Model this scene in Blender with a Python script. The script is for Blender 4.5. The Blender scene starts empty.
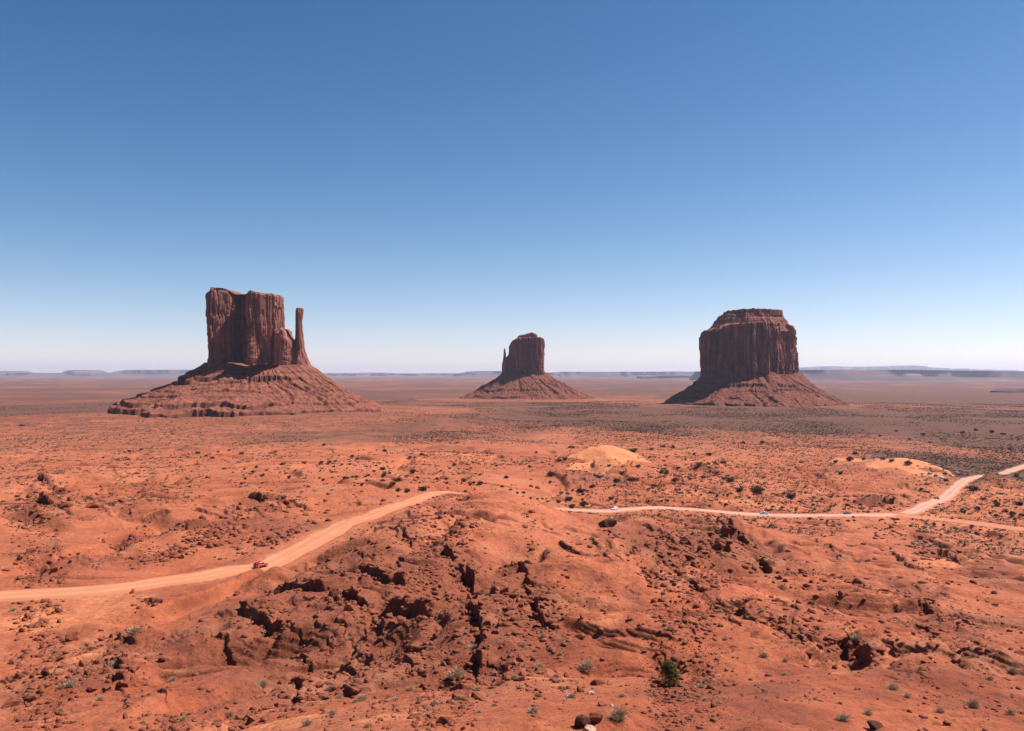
import bpy, math, random
import numpy as np
from math import radians as R, sin, cos, pi

sc = bpy.context.scene
COL = sc.collection
random.seed(7)
RNG = np.random.default_rng(11)

# ------------------------------------------------------------------ camera, sky, sun, exposure
F = 850.0                       # focal length in pixels at 1024 wide
HOR = 372.0                     # row of the true horizon
cam_d = bpy.data.cameras.new('camera')
cam = bpy.data.objects.new('camera', cam_d)
COL.objects.link(cam)
cam.location = (0, 0, 0)
cam.rotation_euler = (R(90), 0, 0)
cam_d.sensor_width = 36
cam_d.lens = 36 * F / 1024
cam_d.shift_y = (HOR - 365.5) / 1024
cam_d.clip_start = 0.5
cam_d.clip_end = 200000
sc.camera = cam

SUN_EL, SUN_AZ = R(54), R(16)   # azimuth measured from +x (right) towards +y (ahead)
SUN = np.array([cos(SUN_AZ) * cos(SUN_EL), sin(SUN_AZ) * cos(SUN_EL), sin(SUN_EL)])
world = bpy.data.worlds.new('World')
sc.world = world
world.use_nodes = True
nt = world.node_tree
nt.nodes.clear()
sky = nt.nodes.new('ShaderNodeTexSky')
sky.sky_type = 'NISHITA'
sky.sun_disc = False
sky.sun_elevation = SUN_EL
sky.sun_rotation = pi / 2 - SUN_AZ
sky.altitude = 1700
sky.air_density = 1.0
sky.dust_density = 0.6
sky.ozone_density = 3.0
bg = nt.nodes.new('ShaderNodeBackground')
bg.inputs['Strength'].default_value = 0.059
wo = nt.nodes.new('ShaderNodeOutputWorld')
sepc = nt.nodes.new('ShaderNodeSeparateColor'); cmb = nt.nodes.new('ShaderNodeCombineColor')
nt.links.new(sky.outputs[0], sepc.inputs[0])
for _i, (_p, _g) in enumerate(((1.85, .36), (1.30, .64), (1.12, .80))):     # clear high-desert air: deeper blue aloft
    _a = nt.nodes.new('ShaderNodeMath'); _a.operation = 'POWER'; _a.inputs[1].default_value = _p
    _b2 = nt.nodes.new('ShaderNodeMath'); _b2.operation = 'MULTIPLY'; _b2.inputs[1].default_value = _g
    nt.links.new(sepc.outputs[_i], _a.inputs[0]); nt.links.new(_a.outputs[0], _b2.inputs[0]); nt.links.new(_b2.outputs[0], cmb.inputs[_i])
# soft shoulder on red, a little white scatter into blue towards the horizon
_r = cmb.inputs[0].links[0].from_socket; _bl = cmb.inputs[2].links[0].from_socket
def _m(op, a, b):
    q = nt.nodes.new('ShaderNodeMath'); q.operation = op
    for v, i in ((a, 0), (b, 1)):
        if isinstance(v, (int, float)): q.inputs[i].default_value = v
        else: nt.links.new(v, q.inputs[i])
    return q.outputs[0]
_r2 = _m('DIVIDE', _m('MULTIPLY', _r, 1.2), _m('ADD', _m('MULTIPLY', _r, .05), 1.0))
nt.links.new(_r2, cmb.inputs[0]); nt.links.new(_m('ADD', _bl, _m('MULTIPLY', _r2, .2)), cmb.inputs[2])
nt.links.new(cmb.outputs[0], bg.inputs[0])
nt.links.new(bg.outputs[0], wo.inputs[0])

sun_d = bpy.data.lights.new('sun', 'SUN')
sun_d.energy = 5.0
sun_d.angle = R(0.53)
sun_d.color = (1.0, 0.955, 0.89)
sun = bpy.data.objects.new('sun', sun_d)
COL.objects.link(sun)
from mathutils import Vector
sun.rotation_euler = Vector(SUN).to_track_quat('Z', 'Y').to_euler()
sun.location = (600, 400, 900)

sc.view_settings.view_transform = 'Standard'
sc.view_settings.look = 'None'
sc.view_settings.exposure = 0.9
sc.view_settings.gamma = 1
sc.view_settings.use_curve_mapping = False

# ------------------------------------------------------------------ noise (numpy)
def _h(ix, iy, iz, seed):
    h = (ix.astype(np.int64) * 374761393 + iy.astype(np.int64) * 668265263 + iz.astype(np.int64) * 2147483647 + seed * 1274126177) & 0xffffffff
    h = ((h ^ (h >> 13)) * 1274126177) & 0xffffffff
    h = ((h ^ (h >> 16)) * 2246822519) & 0xffffffff
    return ((h ^ (h >> 15)) & 0xffffff).astype(np.float64) / 8388607.5 - 1.0

def n2(x, y, seed=0):
    x0 = np.floor(x); y0 = np.floor(y)
    fx = x - x0; fy = y - y0
    u = fx * fx * (3 - 2 * fx); v = fy * fy * (3 - 2 * fy)
    z = np.zeros_like(x0)
    a = _h(x0, y0, z, seed); b = _h(x0 + 1, y0, z, seed)
    c = _h(x0, y0 + 1, z, seed); d = _h(x0 + 1, y0 + 1, z, seed)
    return (a + (b - a) * u) * (1 - v) + (c + (d - c) * u) * v

def fbm(x, y, oct=4, seed=0, gain=0.5, lac=2.03):
    s = 0; a = 1; t = 0
    for i in range(oct):
        s = s + a * n2(x + 17.3 * i, y - 9.1 * i, seed + i * 31)
        t += a; a *= gain
        x = x * lac; y = y * lac
    return s / t

def n3(x, y, z, seed=0):
    x0 = np.floor(x); y0 = np.floor(y); z0 = np.floor(z)
    u = x - x0; v = y - y0; w = z - z0
    u = u * u * (3 - 2 * u); v = v * v * (3 - 2 * v); w = w * w * (3 - 2 * w)
    r = 0
    for dz, ww in ((0, 1 - w), (1, w)):
        for dy, vv in ((0, 1 - v), (1, v)):
            a = _h(x0, y0 + dy, z0 + dz, seed); b = _h(x0 + 1, y0 + dy, z0 + dz, seed)
            r = r + (a + (b - a) * u) * vv * ww
    return r

def fbm3(x, y, z, oct=3, seed=0, gain=0.5):
    s = 0; a = 1; t = 0
    for i in range(oct):
        s = s + a * n3(x + 5.1 * i, y, z + 3.7 * i, seed + 13 * i); t += a; a *= gain
        x = x * 2.03; y = y * 2.03; z = z * 2.03
    return s / t

def sstep(a, b, x):
    t = np.clip((x - a) / (b - a), 0, 1)
    return t * t * (3 - 2 * t)

# ------------------------------------------------------------------ relief: control points (column, row, distance ahead)
def P(px, py, Y):
    return ((px - 512) / F * Y, Y, -(py - HOR) / F * Y)

CP = [
    # nearest shelf and its left flank
    (512, 731, 50), (700, 731, 52), (900, 731, 55), (1024, 731, 60), (300, 731, 58), (150, 731, 70), (0, 731, 85),
    (669, 684, 72), (560, 690, 70), (450, 690, 74), (780, 690, 68), (900, 690, 72), (1024, 680, 85), (350, 690, 82), (230, 690, 98), (80, 690, 120),
    (640, 610, 112), (590, 650, 92), (540, 650, 90), (480, 650, 98), (400, 640, 112), (330, 650, 112), (250, 640, 135), (120, 640, 165), (20, 640, 190),
    (700, 620, 125), (780, 640, 105), (860, 640, 115), (950, 640, 125), (1024, 620, 160),
    (480, 600, 140), (420, 600, 152), (340, 600, 165), (270, 600, 190), (180, 610, 200),
    (545, 570, 178), (600, 570, 190), (660, 560, 235), (730, 590, 185), (800, 590, 190), (900, 590, 195), (1000, 580, 240),
    (460, 560, 195), (400, 560, 205), (330, 570, 215), (470, 530, 265), (520, 520, 300), (400, 530, 262), (330, 548, 275),
    (440, 512, 320), (500, 503, 355), (548, 526, 400), (525, 507, 400), (600, 532, 330), (600, 540, 310), (268, 584, 222), (245, 590, 215), (650, 535, 335), (700, 530, 350), (740, 540, 320), (780, 545, 330), (850, 550, 350), (930, 550, 370), (1010, 550, 400),
    (640, 518, 430), (690, 520, 440), (770, 525, 450), (850, 525, 470), (940, 530, 460), (1024, 540, 450),
    # dirt road
    (0, 595, 232), (-60, 600, 225), (100, 588, 240), (180, 578, 255), (254, 567, 272), (300, 550, 305), (345, 524, 365), (400, 504, 430), (440, 493, 480), (462, 490, 500),
    (500, 505, 500), (540, 507, 505), (580, 511, 510), (617, 511, 520), (650, 507, 545), (700, 510, 545), (763, 515, 545), (855, 515, 555), (905, 513, 580), (930, 503, 630), (955, 488, 730), (972, 478, 820), (1000, 474, 870), (1024, 466, 960), (1060, 458, 1080),
    (960, 522, 530), (1024, 530, 500),
    # left plain
    (0, 540, 330), (120, 530, 350), (220, 530, 350), (300, 505, 410), (0, 500, 450), (120, 490, 500), (250, 480, 560), (340, 480, 570), (420, 470, 640), (500, 480, 620),
    (0, 460, 760), (120, 455, 830), (250, 455, 830), (380, 450, 900), (500, 455, 850), (0, 438, 1150), (150, 436, 1300), (280, 434, 1380), (400, 434, 1300), (500, 432, 1350),
    # mid valley
    (600, 495, 620), (600, 470, 760), (560, 460, 860), (650, 460, 860), (700, 490, 660), (700, 460, 900), (780, 480, 760), (860, 490, 720), (900, 468, 860), (930, 476, 800), (990, 500, 680), (1024, 490, 740), (850, 460, 960), (960, 460, 980),
    (600, 432, 1350), (700, 435, 1300), (800, 435, 1350), (900, 435, 1400), (1024, 435, 1450),
]
pts = [P(*c) for c in CP]
# the wide valley floor, by distance, and the ground beside and behind the viewpoint
for th in range(-60, 61, 12):
    for r, z in ((1800, -97), (2300, -101), (2800, -106), (3600, -118), (5000, -128), (8000, -142), (14000, -152), (26000, -165), (60000, -180)):
        pts.append((r * sin(R(th)), r * cos(R(th)), z))
for th in (-70, -110, -150, 180, 150, 110, 70):
    for r, z in ((15, -22), (60, -25), (200, -45 if abs(th) < 120 else -30), (700, -80), (3000, -110), (20000, -160), (60000, -180)):
        pts.append((r * sin(R(th)), r * cos(R(th)), z))
for th in (-45, -20, 0, 20, 45):
    pts.append((14 * sin(R(th)), 14 * cos(R(th)), -20.5)); pts.append((30 * sin(R(th)), 30 * cos(R(th)), -21.5))
pts = np.array(pts)
pts[:, 2] = np.minimum(pts[:, 2], -5)

def uv(x, y):
    r = np.sqrt(x * x + y * y) + 1e-6
    return np.arctan2(x, y), np.log(r)

def _k(d2):
    return 0.5 * d2 * np.log(d2 + 1e-12)
_u, _v = uv(pts[:, 0], pts[:, 1])
n = len(_u)
_d2 = (_u[:, None] - _u[None]) ** 2 + (_v[:, None] - _v[None]) ** 2
_A = np.zeros((n + 3, n + 3))
_A[:n, :n] = _k(_d2) + np.eye(n) * 0.0006
_A[:n, n] = 1; _A[:n, n + 1] = _u; _A[:n, n + 2] = _v
_A[n:, :n] = _A[:n, n:].T
# interpolate log of the drop below the viewpoint, so that near and far fit alike
_W = np.linalg.solve(_A, np.r_[np.log(-pts[:, 2]), 0, 0, 0])

def tps(x, y):
    x = np.asarray(x, float); y = np.asarray(y, float)
    sh = x.shape
    u, v = uv(x.ravel(), y.ravel())
    out = np.empty(u.size)
    for i in range(0, u.size, 20000):
        a = u[i:i + 20000]; b = v[i:i + 20000]
        d2 = (a[:, None] - _u[None]) ** 2 + (b[:, None] - _v[None]) ** 2
        out[i:i + 20000] = _k(d2) @ _W[:n] + _W[n] + _W[n + 1] * a + _W[n + 2] * b
    return -np.exp(out).reshape(sh)

def ray(px, py, H=None, ymin=35, ymax=20000):
    """where the line of sight through a picture point meets the ground"""
    H = H or tps
    Y = np.exp(np.linspace(math.log(ymin), math.log(ymax), 900))
    x = (px - 512) / F * Y
    z = -(py - HOR) / F * Y
    below = np.nonzero(H(x, Y) >= z)[0]
    i = below[0] if len(below) else len(Y) - 1
    return float(x[i]), float(Y[i])

class Blob:
    """soft elliptic patch on the ground"""
    def __init__(s, px, py, rx, ry):
        s.x, s.y = ray(px, py)
        s.rx = rx / F * s.y
        y1 = ray(px, py - ry)[1]; y0 = ray(px, py + ry)[1]
        s.ry = max((y1 - y0) / 2, s.rx * 0.3)
        s.s = (px - 512) / F
    def __call__(s, x, y):
        dx = (x - s.x - s.s * (y - s.y)) / s.rx
        dy = (y - s.y) / s.ry
        return np.exp(-(dx * dx + dy * dy) ** 1.3)

def seg_dist(x, y, P_):
    """unsigned distance to a polyline, side (+ = left of travel), arc fraction"""
    best = np.full(x.shape, 1e9); side = np.zeros(x.shape); frac = np.zeros(x.shape)
    L = [0]
    for a, b in zip(P_, P_[1:]): L.append(L[-1] + math.dist(a, b))
    for i, (a, b) in enumerate(zip(P_, P_[1:])):
        dx, dy = b[0] - a[0], b[1] - a[1]
        l2 = dx * dx + dy * dy
        t = np.clip(((x - a[0]) * dx + (y - a[1]) * dy) / l2, 0, 1)
        ex = x - a[0] - t * dx; ey = y - a[1] - t * dy
        d = np.sqrt(ex * ex + ey * ey)
        m = d < best
        best = np.where(m, d, best)
        side = np.where(m, np.sign(dx * (y - a[1]) - dy * (x - a[0])), side)
        frac = np.where(m, (L[i] + t * math.sqrt(l2)) / L[-1], frac)
    return best, side, frac

# rock ledges: (thickness in pixels, points); the drop is on the near (right-hand) side of travel
LEDGES_PX = [
    (9, [(340, 572), (352, 571), (367, 574), (390, 579), (411, 586)]),
    (11, [(440, 549), (460, 561), (476, 574), (490, 586), (495, 604)]),
    (10, [(471, 608), (482, 619), (486, 634), (479, 652)]),
    (9, [(503, 552), (519, 553), (531, 563), (541, 577), (556, 586)]),
    (11, [(524, 598), (537, 606), (548, 622)]),
    (8, [(336, 599), (355, 601), (373, 607)]),
    (9, [(380, 606), (404, 608), (430, 612)]),
    (9, [(336, 632), (355, 634), (376, 640)]),
    (7, [(272, 592), (299, 594), (331, 592)]),
    (6, [(240, 611), (254, 618), (266, 622), (288, 622)]),
    (4, [(283, 627), (298, 629), (314, 635)]),
    (9, [(294, 652), (304, 662), (321, 669)]),
    (8, [(322, 600), (332, 603), (344, 600)]),
    (4, [(394, 522), (415, 529), (450, 538)]),
    (4, [(462, 522), (476, 529)]),
    (10, [(330, 655), (345, 662), (352, 672)]),
    (8, [(392, 640), (404, 648), (412, 660)]),
    (8, [(444, 664), (456, 668), (462, 676)]),
    (9, [(500, 640), (508, 652), (506, 668)]),
    (8, [(716, 521), (726, 527), (733, 534)]),
    (9, [(724, 538), (740, 539), (757, 545)]),
    (8, [(710, 546), (722, 549), (730, 556)]),
    (6, [(756, 556), (766, 560), (778, 566)]),
    (6, [(938, 548), (950, 554), (960, 562)]),
    (5, [(680, 580), (700, 587), (717, 594), (734, 608), (750, 619), (780, 626)]),
    (9, [(780, 626), (800, 634), (817, 641), (845, 644), (869, 658)]),
    (4, [(869, 660), (893, 677), (930, 690)]),
    (6, [(914, 627), (930, 637), (944, 648)]),
    (5, [(950, 617), (985, 622), (1030, 624)]),
    (4, [(920, 600), (960, 610), (1000, 612)]),
    (4, [(800, 607), (820, 600), (838, 592)]),
    (9, [(602, 660), (612, 662), (624, 668)]),
    (5, [(12, 518), (30, 515), (42, 514)]),
    (6, [(36, 503), (48, 506), (60, 503)]),
    (4, [(38, 486), (52, 490), (66, 491)]),
    (5, [(174, 530), (190, 528), (211, 523)]),
    (4, [(250, 509), (266, 512), (286, 510)]),
    (4, [(248, 497), (266, 500), (290, 498)]),
    (3, [(80, 497), (92, 500), (106, 499)]),
    (3, [(10, 573), (35, 575), (62, 570)]),
    (3, [(20, 583), (45, 580), (70, 573)]),
    (3, [(125, 566), (140, 562), (160, 556)]),
    (6, [(104, 630), (118, 632), (134, 640)]),
    (7, [(82, 664), (100, 662), (118, 666), (130, 672)]),
    (4, [(140, 603), (152, 601), (160, 604)]),
    (4, [(700, 471), (712, 470), (726, 472)]),
    (3, [(704, 492), (716, 493), (730, 494)]),
    (5, [(862, 505), (882, 500), (896, 504)]),
    (4, [(640, 525), (660, 534), (690, 545)]),
    (4, [(560, 540), (580, 548), (600, 552)]),
    (4, [(210, 700), (230, 690), (250, 694)]),
    (6, [(160, 716), (175, 700), (190, 705)]),
    (5, [(226, 706), (244, 690), (256, 694)]),
]
N_MAIN = len(LEDGES_PX)
_lr = np.random.default_rng(77)
for (cx, cy, sx, sy, n_, a0, a1, L0, L1, t0, t1) in (
        (300, 615, 70, 32, 12, 0, 22, 26, 60, 2.5, 5), (400, 610, 60, 40, 14, 10, 35, 22, 50, 3, 6), (450, 575, 50, 22, 7, 25, 50, 18, 36, 3, 6), (510, 610, 30, 40, 10, 40, 75, 14, 34, 3, 6),
        (340, 560, 50, 18, 8, 5, 25, 20, 44, 2, 4), (720, 600, 40, 22, 9, 25, 40, 18, 44, 2, 5), (800, 630, 60, 20, 10, 15, 32, 18, 50, 2, 5), (900, 610, 60, 26, 14, 5, 25, 24, 70, 2, 4), (960, 660, 40, 24, 10, 15, 35, 20, 50, 2, 4),
        (700, 550, 60, 14, 10, 10, 35, 14, 34, 2, 5), (850, 560, 60, 14, 8, 5, 25, 16, 44, 2, 4), (630, 545, 30, 12, 7, 15, 45, 12, 30, 2, 4), (120, 655, 60, 26, 8, -20, 10, 14, 34, 2, 4), (220, 700, 50, 16, 9, -55, -20, 12, 34, 2, 4),
        (110, 500, 70, 18, 14, -15, 15, 14, 50, 2, 4), (250, 510, 60, 14, 10, -10, 15, 14, 44, 2, 4), (90, 560, 60, 10, 10, -15, 5, 20, 60, 1.5, 3), (420, 520, 40, 10, 8, 0, 30, 14, 34, 2, 4), (900, 500, 30, 8, 6, 0, 20, 10, 26, 2, 4)):
    for _ in range(n_):
        px, py = _lr.normal(cx, sx * .6), _lr.normal(cy, sy * .6); a = R(_lr.uniform(a0, a1)); L = _lr.uniform(L0, L1)
        p_ = [(px + L * (t - .5) * cos(a) + _lr.normal(0, 1.2), py + L * (t - .5) * sin(a) + _lr.normal(0, .12 * L)) for t in (0, .33, .66, 1)]
        if p_[0][1] > 500 - 20 * 0 and min(abs(q[0] - 512) for q in p_) > -1: LEDGES_PX.append((_lr.uniform(t0, t1), p_))
LEDGES = []
for th, pl in list(LEDGES_PX):
    w = [ray(a, b) for a, b in pl]
    Ym = sum(p[1] for p in w) / len(w)
    LEDGES.append(((1.3 if len(LEDGES) < N_MAIN else 1.0) * th * Ym / F, w))

# --------------------------------------------------------------- roads (points on the ground)
ROAD_W = [ray(a, b) for a, b in ((-70, 601), (-20, 598), (40, 594), (100, 589), (150, 583), (200, 576), (235, 570), (258, 566), (285, 556), (305, 545), (325, 534), (345, 524), (370, 515), (400, 505), (422, 497), (440, 492))]
ROAD_W += [((px - 512) / F * Y, Y) for px, Y in ((458, 492), (485, 505), (510, 505), (540, 505), (575, 512), (605, 518), (630, 532), (655, 544), (685, 546), (725, 545), (765, 545), (810, 548), (855, 556), (900, 572), (920, 605), (940, 665), (957, 740), (970, 815), (985, 850), (1000, 872), (1014, 915), (1030, 985), (1052, 1080))]
TRACK_W = [((px - 512) / F * Y, Y) for px, Y in ((895, 566), (925, 550), (960, 532), (995, 515), (1040, 498))]

def catmull(P_, step):
    P_ = [np.array(p, float) for p in P_]
    P_ = [2 * P_[0] - P_[1]] + P_ + [2 * P_[-1] - P_[-2]]
    out = []
    for i in range(1, len(P_) - 2):
        a, b, c, d = P_[i - 1:i + 3]
        m = max(2, int(np.linalg.norm(c - b) / step))
        for k in range(m):
            t = k / m
            out.append(0.5 * ((2 * b) + (c - a) * t + (2 * a - 5 * b + 4 * c - d) * t * t + (3 * b - 3 * c + d - a) * t ** 3))
    out.append(P_[-2])
    return np.array(out)

ROAD = catmull(ROAD_W, 3.0); TRACK = catmull(TRACK_W, 3.0)
def smooth(a, k):
    ker = np.ones(k) / k
    ap = np.r_[np.full(k // 2, a[0]), a, np.full(k // 2, a[-1])]
    return np.convolve(ap, ker, 'valid')[:len(a)]
ROAD_Z = smooth(tps(ROAD[:, 0], ROAD[:, 1]), 9); TRACK_Z = smooth(tps(TRACK[:, 0], TRACK[:, 1]), 9)

def near_poly(x, y, poly, pad):
    """nearest sample of a dense polyline; only within pad metres"""
    d = np.full(x.shape, 1e9); idx = np.zeros(x.shape, int)
    m = (x > poly[:, 0].min() - pad) & (x < poly[:, 0].max() + pad) & (y > poly[:, 1].min() - pad) & (y < poly[:, 1].max() + pad)
    ii = np.nonzero(m)[0]
    for s in range(0, len(ii), 20000):
        j = ii[s:s + 20000]
        dd = (x[j][:, None] - poly[None, :, 0]) ** 2 + (y[j][:, None] - poly[None, :, 1]) ** 2
        k = dd.argmin(1)
        idx[j] = k; d[j] = np.sqrt(dd[np.arange(len(j)), k])
    return d, idx

# --------------------------------------------------------------- patches of ground (colour, rubble and painted slope shade)
SANDY = [Blob(*b) for b in ((607, 457, 34, 11), (900, 465, 48, 7), (905, 472, 26, 6), (870, 462, 26, 4), (60, 612, 90, 14), (80, 650, 60, 18), (120, 600, 60, 12), (950, 500, 30, 14), (1000, 500, 30, 14), (670, 497, 40, 4), (740, 502, 60, 4), (300, 710, 90, 12), (420, 715, 60, 10), (560, 675, 60, 6), (622, 618, 26, 7), (780, 592, 22, 6), (830, 675, 40, 5), (450, 455, 60, 4), (1000, 525, 40, 5), (250, 690, 60, 10), (930, 560, 50, 8), (922, 517, 46, 7), (960, 520, 60, 6))]
DARK = [Blob(*b) for b in ((395, 550, 42, 18), (230, 620, 50, 26), (290, 650, 40, 24), (740, 552, 60, 18), (700, 540, 40, 12), (905, 534, 18, 9), (935, 548, 26, 8), (990, 570, 34, 16), (890, 585, 20, 10), (990, 612, 60, 12), (940, 615, 50, 14), (420, 640, 60, 24), (130, 400, 0.1, 0.1), (640, 540, 40, 12), (270, 530, 40, 9), (215, 535, 16, 7), (280, 540, 16, 7), (120, 655, 36, 16), (700, 690, 60, 14), (780, 690, 50, 12), (590, 480, 40, 12), (640, 600, 18, 16), (840, 425, 120, 6), (430, 590, 110, 50), (350, 560, 60, 30), (520, 590, 50, 50), (300, 610, 70, 40), (480, 640, 80, 30))]  # darker rubble, plus grazing-sun slope shade put into the colour

def masks(x, y):
    wx = x * (1 + 0); r = np.sqrt(x * x + y * y)
    q = fbm(x / 40, y / 40, 4, 5) ; 
    a = np.zeros(x.shape); b = np.zeros(x.shape)
    ex = x + 14 * q * np.clip(r / 300, .2, 3); ey = y + 26 * fbm(x / 50, y / 50, 3, 9) * np.clip(r / 300, .2, 3)
    for B in SANDY: a = np.maximum(a, B(ex, ey))
    a *= .62
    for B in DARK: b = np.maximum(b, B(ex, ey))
    # vegetation belt: thicker on the plain, in streaks
    lr = np.log(r + 1)
    g = fbm(x / 260, y / 420, 4, 21)
    veg = sstep(500, 1100, r) * sstep(-.35, .45, g)
    veg = veg * (0.35 + 0.65 * sstep(-150, 500, x)) + .35 * sstep(1200, 2200, r) * (1 - .3 * sstep(6000, 20000, r)) + .35 * sstep(2000, 4000, r) * (fbm(x / 900, y / 1500, 4, 25) + 1.1 * fbm(x / 3500, y / 420, 4, 26))
    band = np.exp(-((r - 2500) / 450) ** 2) * sstep(-800, -1100, x) + np.exp(-((r - 2000) / 450) ** 2) * sstep(100, 500, x) * .9 + np.exp(-((r - 4300) / 600) ** 2) * sstep(900, 1300, x)
    for (px, Yc, a_, b_) in ((246, 1990, 138, 400), (529, 3490, 66, 300), (752, 2630, 92, 330)):
        k_ = (Yc + 10) / F; e_ = np.hypot((x - (px - 512) * k_) / (a_ * k_), (y - Yc) / b_)
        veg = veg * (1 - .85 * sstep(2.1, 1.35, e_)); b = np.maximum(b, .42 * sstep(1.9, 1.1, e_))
    veg = np.clip(veg + band + .32 * sstep(850, 1400, r), 0, 1)
    for (px, Y, rx, ry) in ((606, 785, 34, 62), (904, 845, 30, 52), (872, 925, 26, 24)):
        d = np.hypot((ex - (px - 512) / F * Y) / rx, (ey - Y) / ry); a = np.maximum(a, 1.6 * sstep(1.15, .85, d)); veg = veg * sstep(.8, 1.3, d)
    return a, b, veg

def hfull(x, y):
    x = np.asarray(x, float); y = np.asarray(y, float)
    r = np.sqrt(x * x + y * y)
    z = tps(x, y)
    near = sstep(20, 45, r)
    hill = sstep(560, 330, r) * near               # rocky foreground
    hill2 = hill * (1 - sstep(-.27, -.36, x / (np.abs(y) + 1)) * sstep(190, 240, r))
    shelf = np.maximum(np.exp(-((x - 17) / 24) ** 2 - ((y - 64) / 15) ** 4), np.exp(-((x + 4) / 13) ** 4 - ((y - 60) / 12) ** 4))
    hill2 = hill2 * (1 - .88 * shelf)
    z = z + near * (4.0 * fbm(x / 46, y / 46, 4, 3) * hill2 + 1.2 * fbm(x / 15, y / 15, 4, 8) * hill2)
    z = z + 3.6 * fbm(x / 90, y / 90, 5, 41) * sstep(300, 500, r) * sstep(2600, 1500, r)
    z = z + 10 * fbm(x / 700, y / 900, 4, 43) * sstep(2500, 6000, r)
    # gullies
    gx = x + 8 * n2(x / 30, y / 30, 71); gy = y + 8 * n2(x / 30, y / 30, 72)
    gul = np.abs(fbm(gx / 60, gy / 60, 3, 77))
    z = z - 4.0 * (1 - sstep(0, .2, gul)) * sstep(70, 140, r) * sstep(1500, 700, r)
    gul2 = np.abs(fbm(gx / 17, gy / 17, 3, 78))
    z = z - 1.3 * (1 - sstep(0, .22, gul2)) * hill2
    # sand dunes
    for (px, Y, rx, ry, h) in ((606, 800, 38, 62, 17), (905, 850, 40, 46, 11), (870, 930, 40, 45, 4), (572, 680, 30, 60, 6), (1000, 660, 60, 60, 5), (992, 765, 26, 38, 12), (520, 425, 45, 30, 7), (640, 860, 60, 40, 5), (60, 560, 60, 60, 5), (280, 620, 50, 60, 5)):
        cx = (px - 512) / F * Y
        z = z + h * np.exp(-((x - cx) / rx) ** 2 - ((y - Y) / ry) ** 2)
    # rock ledges, with a ragged edge
    wx = x + 0.9 * n2(x / 3.1, y / 3.1, 91) + 0.4 * n2(x / 1.1, y / 1.1, 92)
    wy = y + 1.3 * n2(x / 3.1, y / 3.1, 93) + 0.5 * n2(x / 1.1, y / 1.1, 94)
    led = np.zeros(x.shape); upm = np.zeros(x.shape); lom = np.zeros(x.shape)
    for k, (h, pl) in enumerate(LEDGES):
        xs = [p[0] for p in pl]; ys = [p[1] for p in pl]
        pad = 12 + 8 * h
        m = (x > min(xs) - pad) & (x < max(xs) + pad) & (y > min(ys) - pad * 1.5) & (y < max(ys) + pad * 1.5)
        if not m.any(): continue
        X = wx[m] ; Yy = wy[m]
        sc_ = np.clip(max(ys) / 150, 1, 4)
        d, s, f = seg_dist(X, Yy, pl)
        sd = d * s
        taper = sstep(0, .12, f) * sstep(1, .88, f)
        lump = 0.7 + 0.6 * n2(X / 4 / sc_ + k, Yy / 4 / sc_, 95)
        up = np.exp(-np.maximum(sd, 0) / (4.2 * h)) * (sd > -0.12 * sc_)
        riser = sstep(-0.25 * sc_, 0.12 * sc_, sd)
        low = np.exp(-np.maximum(-sd, 0) / (1.6 * h))
        upm[m] = np.maximum(upm[m], h * taper * lump * riser * up * .9)
        lom[m] = np.maximum(lom[m], h * taper * lump * (1 - riser) * low * .6)
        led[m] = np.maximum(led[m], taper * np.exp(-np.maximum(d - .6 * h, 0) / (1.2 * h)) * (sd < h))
    z = z + upm - lom * (1 - .75 * sstep(0, 1, upm / (lom + .01)))
    # bedded rock: small terraces on a tilted stack of strata
    zt = z + 0.07 * x + 0.05 * y + 1.4 * n2(x / 25, y / 25, 55) + .55 * fbm(x / 4.5, y / 4.5, 3, 56)
    st = 1.15
    q = zt / st; fl = np.floor(q); fr = q - fl
    tz = (fl + sstep(.68, .98, fr)) * st - zt
    patch = sstep(-.12, .35, fbm(x / 34, y / 34, 3, 57))
    z = z + tz * 0.25 * patch * hill2 * sstep(0.0, .3, 1 - np.clip(np.abs(fr * 0), 0, 1))
    st = 3.0; q = (z + .02 * x + 2.2 * n2(x / 60, y / 60, 61)) / st; fl = np.floor(q); fr = q - fl
    tz = (fl + sstep(.6, .97, fr) - q) * st
    pt = sstep(.0, .4, fbm(x / 80, y / 80, 3, 59)) * sstep(260, 420, r) * sstep(1500, 900, r)
    z = z + tz * .6 * pt
    for (px, Yc, a_, b_, h_) in ((249, 1990, 138, 400, 5), (529, 3490, 66, 300, 8), (752, 2630, 92, 330, 7)):
        k_ = (Yc + 10) / F
        e_ = np.hypot((x - (px - 512) * k_) / (a_ * k_), (y - Yc) / b_)
        z = z + h_ * sstep(2.3, .95, e_) * (1 + .5 * fbm(x / 90, y / 90, 3, 81))
    # flat red benches in front of the left butte
    bench = np.exp(-((x + 650) / 700) ** 4) * sstep(1150, 1320, y) * sstep(1950, 1800, y)
    zb = z + 6 * sstep(1250, 1750, y) * bench + 1.5 * fbm(x / 160, y / 120, 3, 63) * bench
    q = (zb + .5 * fbm(x / 400, y / 80, 3, 64)) / 1.5; fl = np.floor(q); fr = q - fl
    z = z * (1 - bench) + bench * ((fl + sstep(.72, .95, fr)) * 1.5)
    led = np.maximum(led, bench * sstep(.5, .6, fr) * sstep(1.0, .93, fr) * sstep(-.3, .1, fbm(x / 160, y / 60, 3, 65)) * 1.5)
    q = (z + .2 * fbm(x / 2.2, y / 2.2, 3, 66) - .05 * x) / .45; fl = np.floor(q); fr = q - fl
    z = z + (fl + sstep(.6, .95, fr) - q) * .45 * .7 * sstep(-.1, .3, fbm(x / 20, y / 20, 3, 67)) * hill2 * sstep(330, 200, r)
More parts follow.
